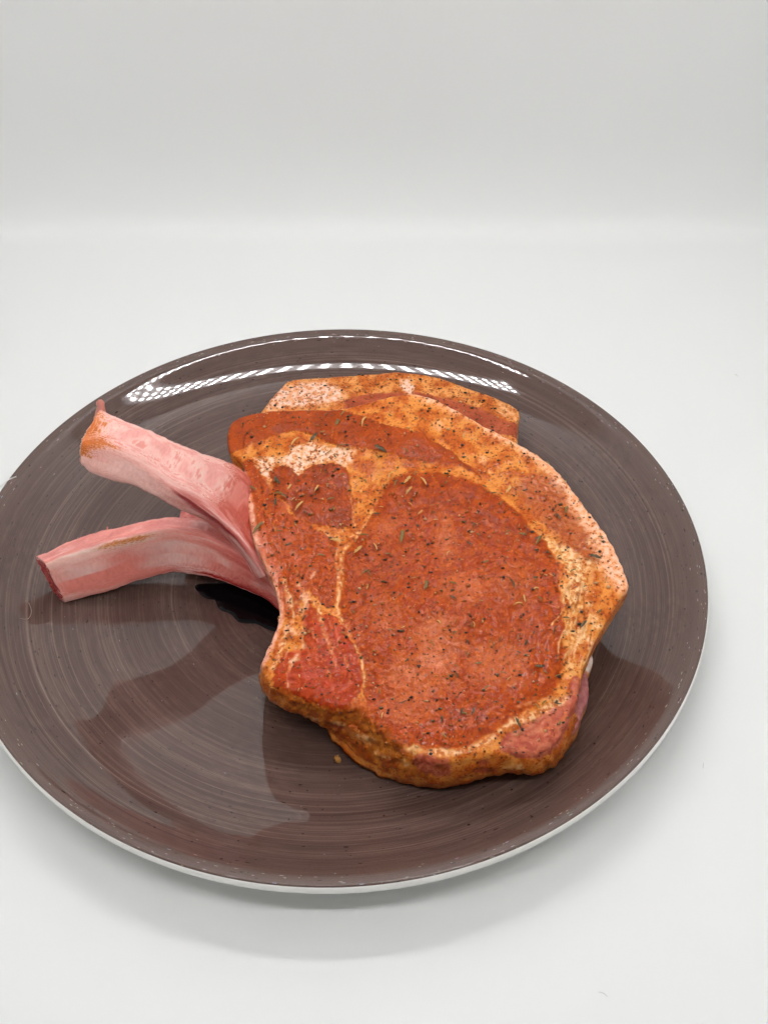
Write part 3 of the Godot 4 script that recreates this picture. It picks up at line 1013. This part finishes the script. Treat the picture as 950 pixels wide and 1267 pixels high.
	blobs(C, 26, Vector2(44, -26), Vector2(56, 20), 0.5, 1.7, Vector3(246, 208, 164), Vector3(232, 160, 96), mid, 0.8)
	blobs(C, 18, Vector2(36, -48), Vector2(58, -14), 0.5, 1.6, Vector3(150, 62, 28), Vector3(126, 50, 22), mid, 0.5)
	blobs(C, 10, Vector2(0, -86), Vector2(56, -40), 0.8, 3.0, Vector3(246, 190, 150), Vector3(236, 160, 110), mid, 0.6)
	# marbling beside the bone and in the fan
	for k in 34:
		var a := Vector2(rand(-52, -38), rand(-22, 30))
		var b := a + Vector2(rand(-2.5, 2.5), rand(1.5, 5.0))
		C.lay(C.line(PackedVector2Array([a, b]), rand(0.4, 1.3), 1), Vector3(228, 168, 140), Vector3(206, 120, 84), mid, 1.2, 0.1, 0.25, rand(0.4, 0.9)) if k % 2 == 0 else C.lay(C.line(PackedVector2Array([Vector2(rand(-41, -26), rand(8, 34)), Vector2(rand(-38, -24), rand(12, 38))]), 0.25, 1, 0.3), Vector3(214, 120, 92), Vector3(206, 110, 80), mid, 1.0, 0.0, -1.0, 0.55)
	# drawn-out folds in the fat on the right
	for k in 16:
		var a := Vector2(rand(45, 56), rand(-6, 22))
		var b := a + Vector2(rand(-5, -1), rand(6, 14))
		C.lay(C.line(smooth2(PackedVector2Array([a, (a + b) / 2 + Vector2(rand(-1.5, 1.5), 0), b]), 6, false), rand(0.5, 1.1), 1, 0.2), Vector3(240, 200, 150), Vector3(222, 156, 92), mid, 1.0, 0.45, 0.25, 0.75)
	for k in 12:
		var a := Vector2(rand(46, 56), rand(-6, 20))
		var b := a + Vector2(rand(-4, -1), rand(6, 12))
		C.lay(C.line(PackedVector2Array([a, b]), rand(0.4, 0.8), 1, 0.2), Vector3(168, 84, 30), Vector3(146, 66, 22), mid, 1.0, -0.5, 0.5, 0.7)
	# grains of spice
	for k in 5200:
		var u := rand(-80, 74)
		var v := rand(-98, 72)
		var q := rng.randf()
		var sp: float = C.spice[clampi(int((v - C.v0) * C.s), 0, W - 1) * W + clampi(int((u - C.u0) * C.s), 0, W - 1)]
		if rng.randf() > sp * 1.5:
			continue
		if q < 0.42:
			C.dot(u, v, rand(0.14, 0.42), Vector3(70, 36, 18), rand(0.5, 0.9))
		elif q < 0.75:
			C.dot(u, v, rand(0.14, 0.45), Vector3(206, 112, 52), rand(0.4, 0.85))
		else:
			C.dot(u, v, rand(0.14, 0.38), Vector3(120, 40, 14), rand(0.5, 0.9))
	# relief: lumps, fibres, a rougher lower edge
	var rough_edge := C.area(shapes.front_fat, 4)
	for k in W * W:
		if rough_edge[k]:
			C.h[k] += rough_edge[k] / 255.0 * ((mid[k] - 128) * 0.0042 + (grain[k] - 128) * 0.0022)
		C.h[k] += (mid[k] - 128) * 0.0016 + (big[k] - 128) * 0.0032
	# labels
	var names := {0: "fat_cap", 1: "loin_eye", 2: "cap_muscle", 3: "rib_muscle", 4: "side_muscle", 5: "fan_muscle", 6: "raw_flap", 7: "fat_edge", 255: "underside"}
	C.fill(C.label, pts(CHOP["front_fat"]), Color8(7, 7, 7))
	var id := 1
	for k in ["eye", "cap", "rib", "side", "fan", "flap"]:
		C.fill(C.label, shapes[k], Color8(id, id, id))
		id += 1
	var S := make_slab(C, pts(CHOP["outline"]), CHOP["foot"], Vector2(-3, -16), o, eu, en, ev, 640, 150, 20.0, 2.6, 1.3, 71)
	var m := meat_material(C, 0.38, mixed(fine, grain, 0.6))
	slab_parts(S, C, names, m, t)
	bone(t, BONE, 0)
	herbs(S, t)
	specks(S, t, 2200, Vector2(-72, -90), Vector2(66, 58))


func blobs(C: Canvas, count: int, lo: Vector2, hi: Vector2, small: float, large: float, c0: Vector3, c1: Vector3, nz: PackedByteArray, strength: float) -> void:
	var im := C.blank()
	for k in count:
		var c := Vector2(rand(lo.x, hi.x), rand(lo.y, hi.y))
		var e := PackedVector2Array()
		var rx := rand(small, large)
		var ry := rx * rand(0.5, 1.6)
		for q in 10:
			e.append(c + Vector2(cos(q * 0.6283) * rx, sin(q * 0.6283) * ry))
		C.fill(im, C.ragged(e, rx * 0.5, 3), Color.WHITE)
	C.lay(C.soft(im, 2), c0, c1, nz, 1.3, 0.1, -1.0, strength)


func back_chop() -> void:
	var t := thing("pork_chop", "lower seasoned pork chop, mostly covered, with its rib bone resting on the plate", "meat", Vector3(0.02, 0.008, 0.0), "two seasoned pork chops on the plate")
	var C := Canvas.new()
	var W := 768
	C.start(W, 15.0, -3.0, 122.0, rng)
	var fine := noise_bytes(W, W, 0.36, 41, 2)
	var mid := noise_bytes(W, W, 0.10, 42, 3)
	var big := noise_bytes(W, W, 0.028, 43, 4)
	C.base(Vector3(226, 152, 84), Vector3(196, 106, 40), big, 1.3, 0.50)
	var shapes := {}
	for k in ["lean2", "pale2", "pale2b", "end2", "raw2", "purple2", "white2"]:
		shapes[k] = C.ragged(pts(CHOP_BACK[k]), 1.2, 3)
	C.lay(C.area(shapes.lean2, 1), Vector3(156, 68, 42), Vector3(176, 88, 60), big, 1.4, -0.3, 0.40)
	C.lay(C.area(shapes.pale2, 3), Vector3(246, 206, 186), Vector3(232, 160, 112), mid, 1.3, 0.2, 0.26)
	C.lay(C.area(shapes.pale2b, 2), Vector3(246, 206, 184), Vector3(236, 176, 140), mid, 1.3, 0.2, 0.15)
	C.lay(C.area(shapes.end2, 1), Vector3(232, 170, 116), Vector3(206, 124, 62), mid, 1.3, 0.0, 0.30)
	C.lay(C.area(shapes.raw2, 2), Vector3(200, 104, 98), Vector3(222, 146, 136), mid, 1.4, 0.0, 0.0)
	C.lay(C.area(shapes.purple2, 2), Vector3(150, 84, 84), Vector3(176, 112, 108), mid, 1.4, 0.0, 0.08)
	C.lay(C.area(shapes.white2, 1), Vector3(238, 222, 210), Vector3(226, 200, 184), mid, 1.4, 0.2, 0.0)
	C.dust_over(fine, mid, big, Vector3(178, 82, 26), Vector3(130, 52, 18))
	for k in 2600:
		var u := rand(-40, 80)
		var v := rand(-105, -40)
		C.dot(u, v, rand(0.16, 0.42), Vector3(74, 38, 18) if rng.randf() < 0.5 else Vector3(140, 56, 18), rand(0.4, 0.9))
	for k in W * W:
		C.h[k] += (mid[k] - 128) * 0.0020 + (big[k] - 128) * 0.0035
	var names := {0: "fat_cap", 1: "lean_strip", 2: "raw_meat", 3: "raw_edge", 4: "white_fat", 255: "underside"}
	var id := 1
	for k in ["lean2", "raw2", "purple2", "white2"]:
		C.fill(C.label, shapes[k], Color8(id, id, id))
		id += 1
	var S := make_slab(C, pts(CHOP_BACK["outline"]), [], Vector2(20, 0), Vector3(0, 0.026, 0), Vector3(1, 0, 0), Vector3(0, 1, 0), Vector3(0, 0, 1), 420, 90, 17.6, 4.0, 1.6, 91)
	var m := meat_material(C, 0.38, mixed(fine, mid, 0.35))
	slab_parts(S, C, names, m, t)
	bone(t, BONE_BACK, 1)
	specks(S, t, 420, Vector2(-36, -98), Vector2(72, -60))


# ------------------------------------------------------------------ rib bones
func guide(a: Array, t: float) -> Vector3:
	var x := t * (a.size() - 1)
	var k := mini(int(x), a.size() - 2)
	var p0: Vector3 = a[maxi(k - 1, 0)]
	var p1: Vector3 = a[k]
	var p2: Vector3 = a[k + 1]
	var p3: Vector3 = a[mini(k + 2, a.size() - 1)]
	return p1.cubic_interpolate(p2, p0, p3, x - k)


func bone_ring(v: PackedVector3Array, uv: PackedVector2Array, G: Dictionary, noises: Array, at: Vector3, t: float, shrink: float, ahead: float, drop: float) -> void:
	var cols := 96
	var bt := guide(G.back_top, t)
	var ft := guide(G.front_top, t)
	var fl := guide(G.front_low, t)
	var bl := bt + (fl - ft) * 0.95 + Vector3.DOWN * (drop * (1.0 - smoothstep(0.45, 0.8, t)))
	var mean := (bt + ft + fl + bl) / 4
	var dir := (guide(G.front_top, minf(t + 0.02, 1.0)) - guide(G.front_top, maxf(t - 0.02, 0.0))).normalized()
	for i in cols + 1:
		var a := TAU_ * i / cols
		var c := cos(a)
		var s := sin(a)
		var x := signf(c) * pow(absf(c), 0.40) * 1.06
		var y := signf(s) * pow(absf(s), 0.40) * 1.06
		var p := (bl * (1 - x) * (1 - y) + fl * (1 + x) * (1 - y) + bt * (1 - x) * (1 + y) + ft * (1 + x) * (1 + y)) / 4
		var away := (p - mean)
		var q: float = noises[0].get_noise_3dv(p) * 0.0009 + noises[1].get_noise_3dv(p) * 0.00022
		p = mean + away * shrink + away.normalized() * q * shrink - dir * ahead
		v.append(p - at)
		uv.append(Vector2(i / float(cols), t))


func bone(chop: Node3D, G: Dictionary, which: int) -> void:
	var rows := 150
	var cols := 96
	var v := PackedVector3Array()
	var uv := PackedVector2Array()
	var lump := noise(55.0, 61 + which, 4)
	var small := noise(320.0, 63 + which, 3)
	var noises := [lump, small]
	for j in rows:
		bone_ring(v, uv, G, noises, chop.position, j / float(rows - 1), 1.0, 0.0, 0.011 if which == 0 else 0.0)
	var n := grid_normals(v, rows, cols + 1, false)
	for j in rows:            # close the seam
		var a := (n[j * (cols + 1)] + n[j * (cols + 1) + cols]).normalized()
		n[j * (cols + 1)] = a
		n[j * (cols + 1) + cols] = a
	var probe := v[cols / 4] - (v[0] + v[cols / 2]) / 2
	var flip := n[cols / 4].dot(probe) < 0.0
	if flip:
		for k in n.size():
			n[k] = -n[k]
	var m := mat(Color.WHITE, 0.27)
	m.albedo_texture = bone_texture(which)
	m.heightmap_enabled = true
	m.heightmap_scale = 0.012
	m.heightmap_texture = ImageTexture.create_from_image(noise(0.05, 88, 4).get_image(512, 512, false, false, true))
	part("rib_bone", mesh_of(v, n, uv, grid_index(rows, cols + 1, false, flip)), m, chop)
	# the sawn end
	v = PackedVector3Array()
	uv = PackedVector2Array()
	for k in 9:
		var s := k / 8.0
		bone_ring(v, uv, G, noises, chop.position, 0.0, maxf(1.0 - s, 0.001) if k > 0 else 1.004, 0.0009 * sin(minf(1.0, s * 5.0) * PI / 2) if which == 0 else 0.0006 * sin(s * 9.0) * (1.0 - s), 0.011 if which == 0 else 0.0)
	for k in v.size():
		var j := k / (cols + 1)
		var i := k % (cols + 1)
		var a := TAU_ * i / cols
		uv[k] = Vector2(0.5, 0.5) + Vector2(cos(a), sin(a)) * 0.48 * (1.0 - j / 8.0)
		if j > 0 and j < 8:
			var hsh := sin(k * 12.9898) * 43758.5453
			v[k] += Vector3(hsh - floorf(hsh) - 0.5, 0, 0) * 0.0007
	n = grid_normals(v, 9, cols + 1, false)
	var outward := (guide(G.front_top, 0.0) - guide(G.front_top, 0.05)).normalized()
	flip = n[4 * (cols + 1) + 5].dot(outward) < 0.0
	if flip:
		for k in n.size():
			n[k] = -n[k]
	for i in cols + 1:
		n[8 * (cols + 1) + i] = outward
	var me := mat(Color.WHITE, 0.4)
	me.albedo_texture = end_texture(which)
	var e := part("cut_end", mesh_of(v, n, uv, grid_index(9, cols + 1, false, flip)), me, chop)
	e.set_meta("label", "spice-smeared bone end" if which == 0 else "dark red marrow at the sawn bone end")
	if which == 0:
		sinew(chop, [Vector3(-0.0794, 0.0785, -0.0070), Vector3(-0.0789, 0.0822, -0.0100), Vector3(-0.0790, 0.0834, -0.0106), Vector3(-0.0796, 0.0846, -0.0115)], 0.0018)
	else:
		sinew(chop, [Vector3(-0.0848, 0.0240, -0.0035), Vector3(-0.0850, 0.0272, -0.0052), Vector3(-0.0846, 0.0284, -0.0058)], 0.0004)


func sinew(chop: Node3D, path: Array, rad: float) -> void:
	var v := PackedVector3Array()
	var n := PackedVector3Array()
	var rows := 14
	var cols := 10
	for j in rows:
		var t := j / float(rows - 1)
		var p := guide(path, t)
		var d := (guide(path, minf(1, t + 0.05)) - guide(path, maxf(0, t - 0.05))).normalized()
		var a := d.cross(Vector3(0.2, 0.1, 1)).normalized()
		var b := d.cross(a)
		var r := rad * (1.0 - 0.45 * t + 0.35 * sin(t * 11.0) * 0.4) * (0.02 if j == rows - 1 else 1.0)
		for i in cols:
			var f := TAU_ * i / cols
			var q := a * cos(f) + b * sin(f) * 0.55
			v.append(p + q * r - chop.position)
			n.append(q.normalized())
	var flip := grid_normals(v, rows, cols, true)[cols].dot(n[cols]) < 0.0
	var m := mat(Color(0.80, 0.50, 0.44), 0.4)
	part("sinew", mesh_of(v, n, PackedVector2Array(), grid_index(rows, cols, true, flip)), m, chop)


func bone_texture(which: int) -> ImageTexture:
	var w := 512
	var long := noise(0.03, 101 + which, 4)
	var mot := noise(0.018, 103 + which, 3)
	var fine := noise(0.12, 105 + which, 3)
	var d := PackedByteArray()
	d.resize(w * w * 3)
	for y in w:
		var t := y / 511.0
		for x in w:
			var a := x / 512.0          # 0 front ridge side, 0.125 front-top corner, 0.25 top, 0.375 back-top, 0.875 front-low
			var streak := long.get_noise_2d(x * 0.7, y * 0.16)
			var m := mot.get_noise_2d(x * 2.0, y * 0.8)
			var f := fine.get_noise_2d(x * 1.5, y)
			var c := Vector3(246, 206, 196)
			var top := smoothstep(0.135, 0.165, a) * (1.0 - smoothstep(0.40, 0.5, a))
			var low := smoothstep(0.80, 0.87, a)
			var under := smoothstep(0.5, 0.56, a) * (1.0 - smoothstep(0.78, 0.86, a))
			if which == 0:
				c = c.lerp(Vector3(238, 176, 166), clampf(0.35 + streak * 0.5, 0, 1))
				c = c.lerp(Vector3(234, 162, 152).lerp(Vector3(248, 206, 194), clampf(0.5 + m * 1.8, 0, 1)), top)
				c = c.lerp(Vector3(218, 122, 110), top * smoothstep(0.08, 0.55, m + f * 0.5) * 0.75)
				c = c.lerp(Vector3(252, 226, 212), low * (1.0 - smoothstep(0.3, 0.6, t)) * 0.35)
				c = c.lerp(Vector3(222, 146, 134), (1.0 - top) * 0.6 * clampf(0.7 + streak * 0.5, 0, 1))
				c = c.lerp(Vector3(205, 104, 96), smoothstep(0.30, 0.75, t) * (1.0 - top) * clampf(0.45 + streak * 1.6, 0, 1))
				c = c.lerp(Vector3(206, 116, 102).lerp(Vector3(184, 82, 66), clampf(0.5 + m * 2.0, 0, 1)), top * smoothstep(0.60, 0.74, t + f * 0.05 + absf(a - 0.25) * 0.3))
				# thin red line along the front under the ridge
				var ln := absf(a - 0.045 - 0.03 * sin(t * 7.0))
				c = c.lerp(Vector3(150, 42, 44), (1.0 - smoothstep(0.006, 0.028, ln)) * smoothstep(0.42, 0.52, t) * (1.0 - smoothstep(0.78, 0.9, t)) * 0.85)
				var sm := smoothstep(0.20, 0.05, t + absf(a - 0.14) * 0.9 + f * 0.10 + m * 0.06)
				c = c.lerp(Vector3(196, 98, 26), clampf(sm * 1.6 + f * 0.5 * sm, 0, 1) * 0.95)
			else:
				c = c.lerp(Vector3(240, 142, 128), clampf(0.72 + streak * 1.0, 0, 1))
				c = c.lerp(Vector3(220, 132, 124), top * clampf(0.7 + m, 0, 1))
				c = c.lerp(Vector3(238, 206, 190), (1.0 - smoothstep(0.03, 0.09, absf(a - 0.10))) * clampf(0.6 + streak, 0, 1) * (1.0 - smoothstep(0.3, 0.5, t)))
				# bloody band low on the front face
				var band := 1.0 - smoothstep(0.0, 0.075, absf(a - (0.925 - 0.01 * t)) + f * 0.03)
				c = c.lerp(Vector3(168, 26, 28), band * smoothstep(0.36, 0.52, t) * clampf(0.75 + streak * 1.5, 0, 1))
				c = c.lerp(Vector3(206, 84, 76), smoothstep(0.45, 0.85, t) * clampf(0.4 + streak * 1.5, 0, 1) * 0.8)
				var sm := 1.0 - smoothstep(0.0, 0.05, absf(a - 0.105 + 0.05 * (t - 0.27)) + maxf(0.0, absf(t - 0.27) - 0.06) * 0.8 + f * 0.05)
				c = c.lerp(Vector3(196, 108, 40), clampf(sm, 0, 1) * 0.8)
			c = c.lerp(Vector3(214, 140, 130), under)
			c += Vector3.ONE * f * 12.0
			var at := (y * w + x) * 3
			d[at] = clampi(int(c.x), 0, 255)
			d[at + 1] = clampi(int(c.y), 0, 255)
			d[at + 2] = clampi(int(c.z), 0, 255)
	return ImageTexture.create_from_image(Image.create_from_data(w, w, false, Image.FORMAT_RGB8, d))


func end_texture(which: int) -> ImageTexture:
	var w := 128
	var f := noise(0.09, 131 + which, 3)
	var im := Image.create_empty(w, w, false, Image.FORMAT_RGB8)
	for y in w:
		for x in w:
			var r := Vector2(x - 63.5, y - 63.5).length() / 63.5
			var q := f.get_noise_2d(x, y)
			var c := Vector3(178, 52, 52).lerp(Vector3(220, 112, 104), clampf(0.4 + q * 1.8, 0, 1)).lerp(Vector3(234, 190, 178), smoothstep(0.84, 0.98, r + q * 0.2)) if which == 1 else Vector3(196, 104, 40).lerp(Vector3(226, 172, 150), clampf(0.4 + q * 2.0, 0, 1))
			im.set_pixel(x, y, Color8(int(c.x), int(c.y), int(c.z)))
	return ImageTexture.create_from_image(im)


# ------------------------------------------------------------------ seasoning
func leaf_mesh(curl: float, bend: float, fat: float, torn: float) -> ArrayMesh:
	# one dried needle, a metre long: a folded, bent strip with thickness and torn ends
	var v := PackedVector3Array()
	var rows := 8
	var cols := 6
	for j in rows:
		var t := j / float(rows - 1)
		var wd := fat * (0.7 + 0.3 * sin(PI * t) + torn * sin(t * 17.0 + torn * 40.0)) * (0.02 if j == 0 or j == rows - 1 else 1.0)
		if j == 1:
			wd *= 0.55
		for i in cols:
			var a := TAU_ * i / cols
			var y := sin(a) * wd * 0.35 + absf(cos(a)) * wd * curl
			v.append(Vector3(cos(a) * wd + bend * 0.35 * sin(PI * t) * 0.3, y + absf(bend) * sin(PI * t) * 0.12, clampf(t + (0.06 * sin(a * 2.0) if j > 0 and j < rows - 1 else 0.0), 0.0, 1.0) - 0.5))
	var n := grid_normals(v, rows, cols, true)
	var flip := n[cols * 4 + 1].y < 0.0
	if flip:
		for k in n.size():
			n[k] = -n[k]
	return mesh_of(v, n, PackedVector2Array(), grid_index(rows, cols, true, flip))


func place_leaf(S: Slab, t: Node3D, p: Vector2, q: Vector2, mesh: Mesh, m: Material, lift: float) -> void:
	var a := on_slab(S, p)
	var b := on_slab(S, q)
	var d := (b - a)
	var l := d.length()
	if l < 0.0006 or l > 0.012:
		return
	var z := d / l
	var x := S.en.cross(z).normalized().rotated(z, rand(-0.5, 0.5))
	var y := z.cross(x)
	var o := part("herb_leaf", mesh, m, t)
	o.transform = Transform3D(Basis(x * l, y * l, z * l), (a + b) / 2 + S.en * (lift + 0.00025) - t.position)


func herbs(S: Slab, t: Node3D) -> void:
	var shapes := [leaf_mesh(0.5, 0.5, 0.085, 0.12), leaf_mesh(0.9, -0.4, 0.11, 0.2), leaf_mesh(0.3, 1.3, 0.07, 0.1), leaf_mesh(0.6, -1.0, 0.14, 0.25)]
	var mats := [mat(Color(0.46, 0.38, 0.17), 0.6), mat(Color(0.80, 0.60, 0.32), 0.55), mat(Color(0.28, 0.24, 0.13), 0.6), mat(Color(0.60, 0.42, 0.17), 0.6)]
	for k in HERBS.size() / 5:
		var p := Vector2(HERBS[5 * k], HERBS[5 * k + 1])
		var q := Vector2(HERBS[5 * k + 2], HERBS[5 * k + 3])
		place_leaf(S, t, p, q, shapes[k % 4], mats[int(HERBS[5 * k + 4])], rand(0.0004, 0.0012))
	var eye := pts(CHOP["outline"])
	var made := 0
	while made < 190:
		var p := Vector2(rand(-72, 64), rand(-88, 56))
		if not Geometry2D.is_point_in_polygon(p, eye):
			continue
		var q := p + Vector2.from_angle(rand(0, TAU_)) * rand(1.1, 2.6)
		place_leaf(S, t, p, q, shapes[made % 4], mats[[0, 2, 2, 3, 0, 3, 2, 1][rng.randi() % 8]], rand(0.0, 0.0004))
		made += 1


func specks(S: Slab, t: Node3D, count: int, lo: Vector2, hi: Vector2) -> void:
	var v := PackedVector3Array()
	var n := PackedVector3Array()
	var col := PackedColorArray()
	var idx := PackedInt32Array()
	var made := 0
	while made < count:
		var p := Vector2(rand(lo.x, hi.x), rand(lo.y, hi.y))
		if not Geometry2D.is_point_in_polygon(p, S.rim):
			continue
		made += 1
		var at := on_slab(S, p)
		var r := 0.00050 * pow(rng.randf(), 2.2) + 0.00017
		var q := rng.randf()
		var c := Color(0.020, 0.012, 0.008)
		if q > 0.86:
			c = Color(0.62, 0.36, 0.16)
		elif q > 0.50:
			c = Color(0.42, 0.13, 0.03)
		elif q > 0.27:
			c = Color(0.10, 0.075, 0.03)
		var b := Basis(Vector3(rand(-1, 1), rand(-1, 1), rand(-1, 1)).normalized(), rand(0, 6.28)).scaled(Vector3(rand(0.5, 1.7), rand(0.6, 1.2), rand(0.5, 1.3)) * r)
		var first := v.size()
		for d in [Vector3.RIGHT, Vector3.LEFT, Vector3.UP, Vector3.DOWN, Vector3.BACK, Vector3.FORWARD]:
			v.append(at + S.en * r * 0.55 + b * d - t.position)
			n.append((b * d).normalized())
			col.append(c)
		for f in [[0, 2, 4], [4, 2, 1], [1, 2, 5], [5, 2, 0], [0, 4, 3], [4, 1, 3], [1, 5, 3], [5, 0, 3]]:
			for e in [0, 2, 1]:
				idx.append(first + f[e])
	var m := mat(Color.WHITE, 0.55)
	m.vertex_color_use_as_albedo = true
	var o := part("spice_grains", mesh_of(v, n, PackedVector2Array(), idx, col), m, t)
	o.set_meta("kind", "stuff")


# ------------------------------------------------------------------ small things on the plate
func fibre(called: String, label: String, category: String, path: Array, rad: float, c: Color, group := "") -> void:
	var v := PackedVector3Array()
	var n := PackedVector3Array()
	var rows := 20
	var cols := 6
	var at: Vector3 = path[0]
	for j in rows:
		var t := j / float(rows - 1)
		var p := guide(path, t)
		var d := (guide(path, minf(1, t + 0.05)) - guide(path, maxf(0, t - 0.05))).normalized()
		var a := d.cross(Vector3.UP).normalized()
		var b := d.cross(a)
		for i in cols:
			var f := TAU_ * i / cols
			var q := a * cos(f) + b * sin(f)
			v.append(p + q * rad - at)
			n.append(q)
	var flip := grid_normals(v, rows, cols, true)[cols].dot(n[cols]) < 0.0
	var o := part(called, mesh_of(v, n, PackedVector2Array(), grid_index(rows, cols, true, flip)), mat(c, 0.6), self)
	o.position = at
	tag(o, label, category, group)


func on_plate(x: float, z: float, up := 0.00012) -> Vector3:
	return Vector3(x, plate_y(x, z) + up, z)


func pool(called: String, label: String, edge: PackedVector2Array, y: float, high: float, m: Material) -> void:
	var ring := smooth2(edge, 8, true)
	var mean := Vector2.ZERO
	for p in ring:
		mean += p / ring.size()
	var rows := 8
	var cols := ring.size()
	var v := PackedVector3Array()
	for j in rows:
		var t := j / float(rows - 1)
		for i in cols:
			var p := mean.lerp(ring[i], t)
			v.append(Vector3(p.x - mean.x, 1000.0 * plate_y(p.x * 0.001, p.y * 0.001) + 0.1 + high * 1000.0 * sqrt(maxf(0.0, 1.0 - pow(t, 6.0))), p.y - mean.y) * 0.001)
	var n := grid_normals(v, rows, cols, true)
	var flip := n[3 * cols].y < 0.0
	if flip:
		for k in n.size():
			n[k] = -n[k]
	for i in cols:
		n[i] = Vector3.UP
	var o := part(called, mesh_of(v, n, PackedVector2Array(), grid_index(rows, cols, true, flip)), m, self)
	o.position = Vector3(mean.x * 0.001, y, mean.y * 0.001)
	tag(o, label, "meat juice")


func small_things() -> void:
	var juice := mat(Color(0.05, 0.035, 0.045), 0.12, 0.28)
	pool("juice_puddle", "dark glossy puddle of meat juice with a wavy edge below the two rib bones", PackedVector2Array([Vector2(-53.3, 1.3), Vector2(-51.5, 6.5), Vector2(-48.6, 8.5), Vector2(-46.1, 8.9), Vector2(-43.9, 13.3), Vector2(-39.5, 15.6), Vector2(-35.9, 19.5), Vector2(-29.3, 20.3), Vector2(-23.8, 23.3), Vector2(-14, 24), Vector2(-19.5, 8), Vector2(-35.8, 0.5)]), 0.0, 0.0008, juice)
	pool("juice_drop", "small wet bead of meat juice on the plate at the chop's lower right edge", PackedVector2Array([Vector2(76.5, 76), Vector2(80.5, 69.5), Vector2(82.2, 71), Vector2(80.5, 75), Vector2(78, 77.5)]), 0.0, 0.0007, juice)
	fibre("lint_thread", "short white thread lying on the plate's left rim", "thread", [on_plate(-0.1316, -0.0329), on_plate(-0.1295, -0.0366), on_plate(-0.1268, -0.0389)], 0.00022, Color(0.9, 0.9, 0.88))
	fibre("hair", "thin curled pale hair on the plate below the sawn bone end", "hair", [on_plate(-0.1124, 0.0174), on_plate(-0.1107, 0.0213), on_plate(-0.1111, 0.0251), on_plate(-0.1136, 0.0258)], 0.00009, Color(0.62, 0.56, 0.5))
	var cr := on_plate(0.0020, 0.0810, 0.0006)
	var crumb := part("spice_crumb", leaf_mesh(0.7, 0.5, 0.32, 0.25), mat(Color(0.66, 0.44, 0.16), 0.6), self)
	crumb.transform = Transform3D(Basis.from_euler(Vector3(0.2, 0.7, 0.4)).scaled(Vector3.ONE * 0.0032), cr)
	tag(crumb, "small golden spice crumb on the plate just below the chop's front edge", "crumb")
	var lint := [[Vector3(0.1781, 0.0002, -0.1303), Vector3(0.1788, 0.0003, -0.1296), Vector3(0.1790, 0.0002, -0.1286)], [Vector3(0.1246, 0.0002, 0.0801), Vector3(0.1249, 0.0003, 0.0789), Vector3(0.1251, 0.0002, 0.0780)], [Vector3(0.0800, 0.0002, 0.1562), Vector3(0.0815, 0.0003, 0.1566), Vector3(0.0824, 0.0002, 0.1576)]]
	var said := ["tiny grey lint speck on the white sheet right of the plate's back", "tiny grey lint speck on the white sheet beside the plate's lower right rim", "fine grey lint hair on the white sheet near the bottom right corner"]
	for k in 3:
		fibre("lint_speck", said[k], "lint", lint[k], 0.00007, Color(0.74, 0.73, 0.71), "lint on the white sheet")
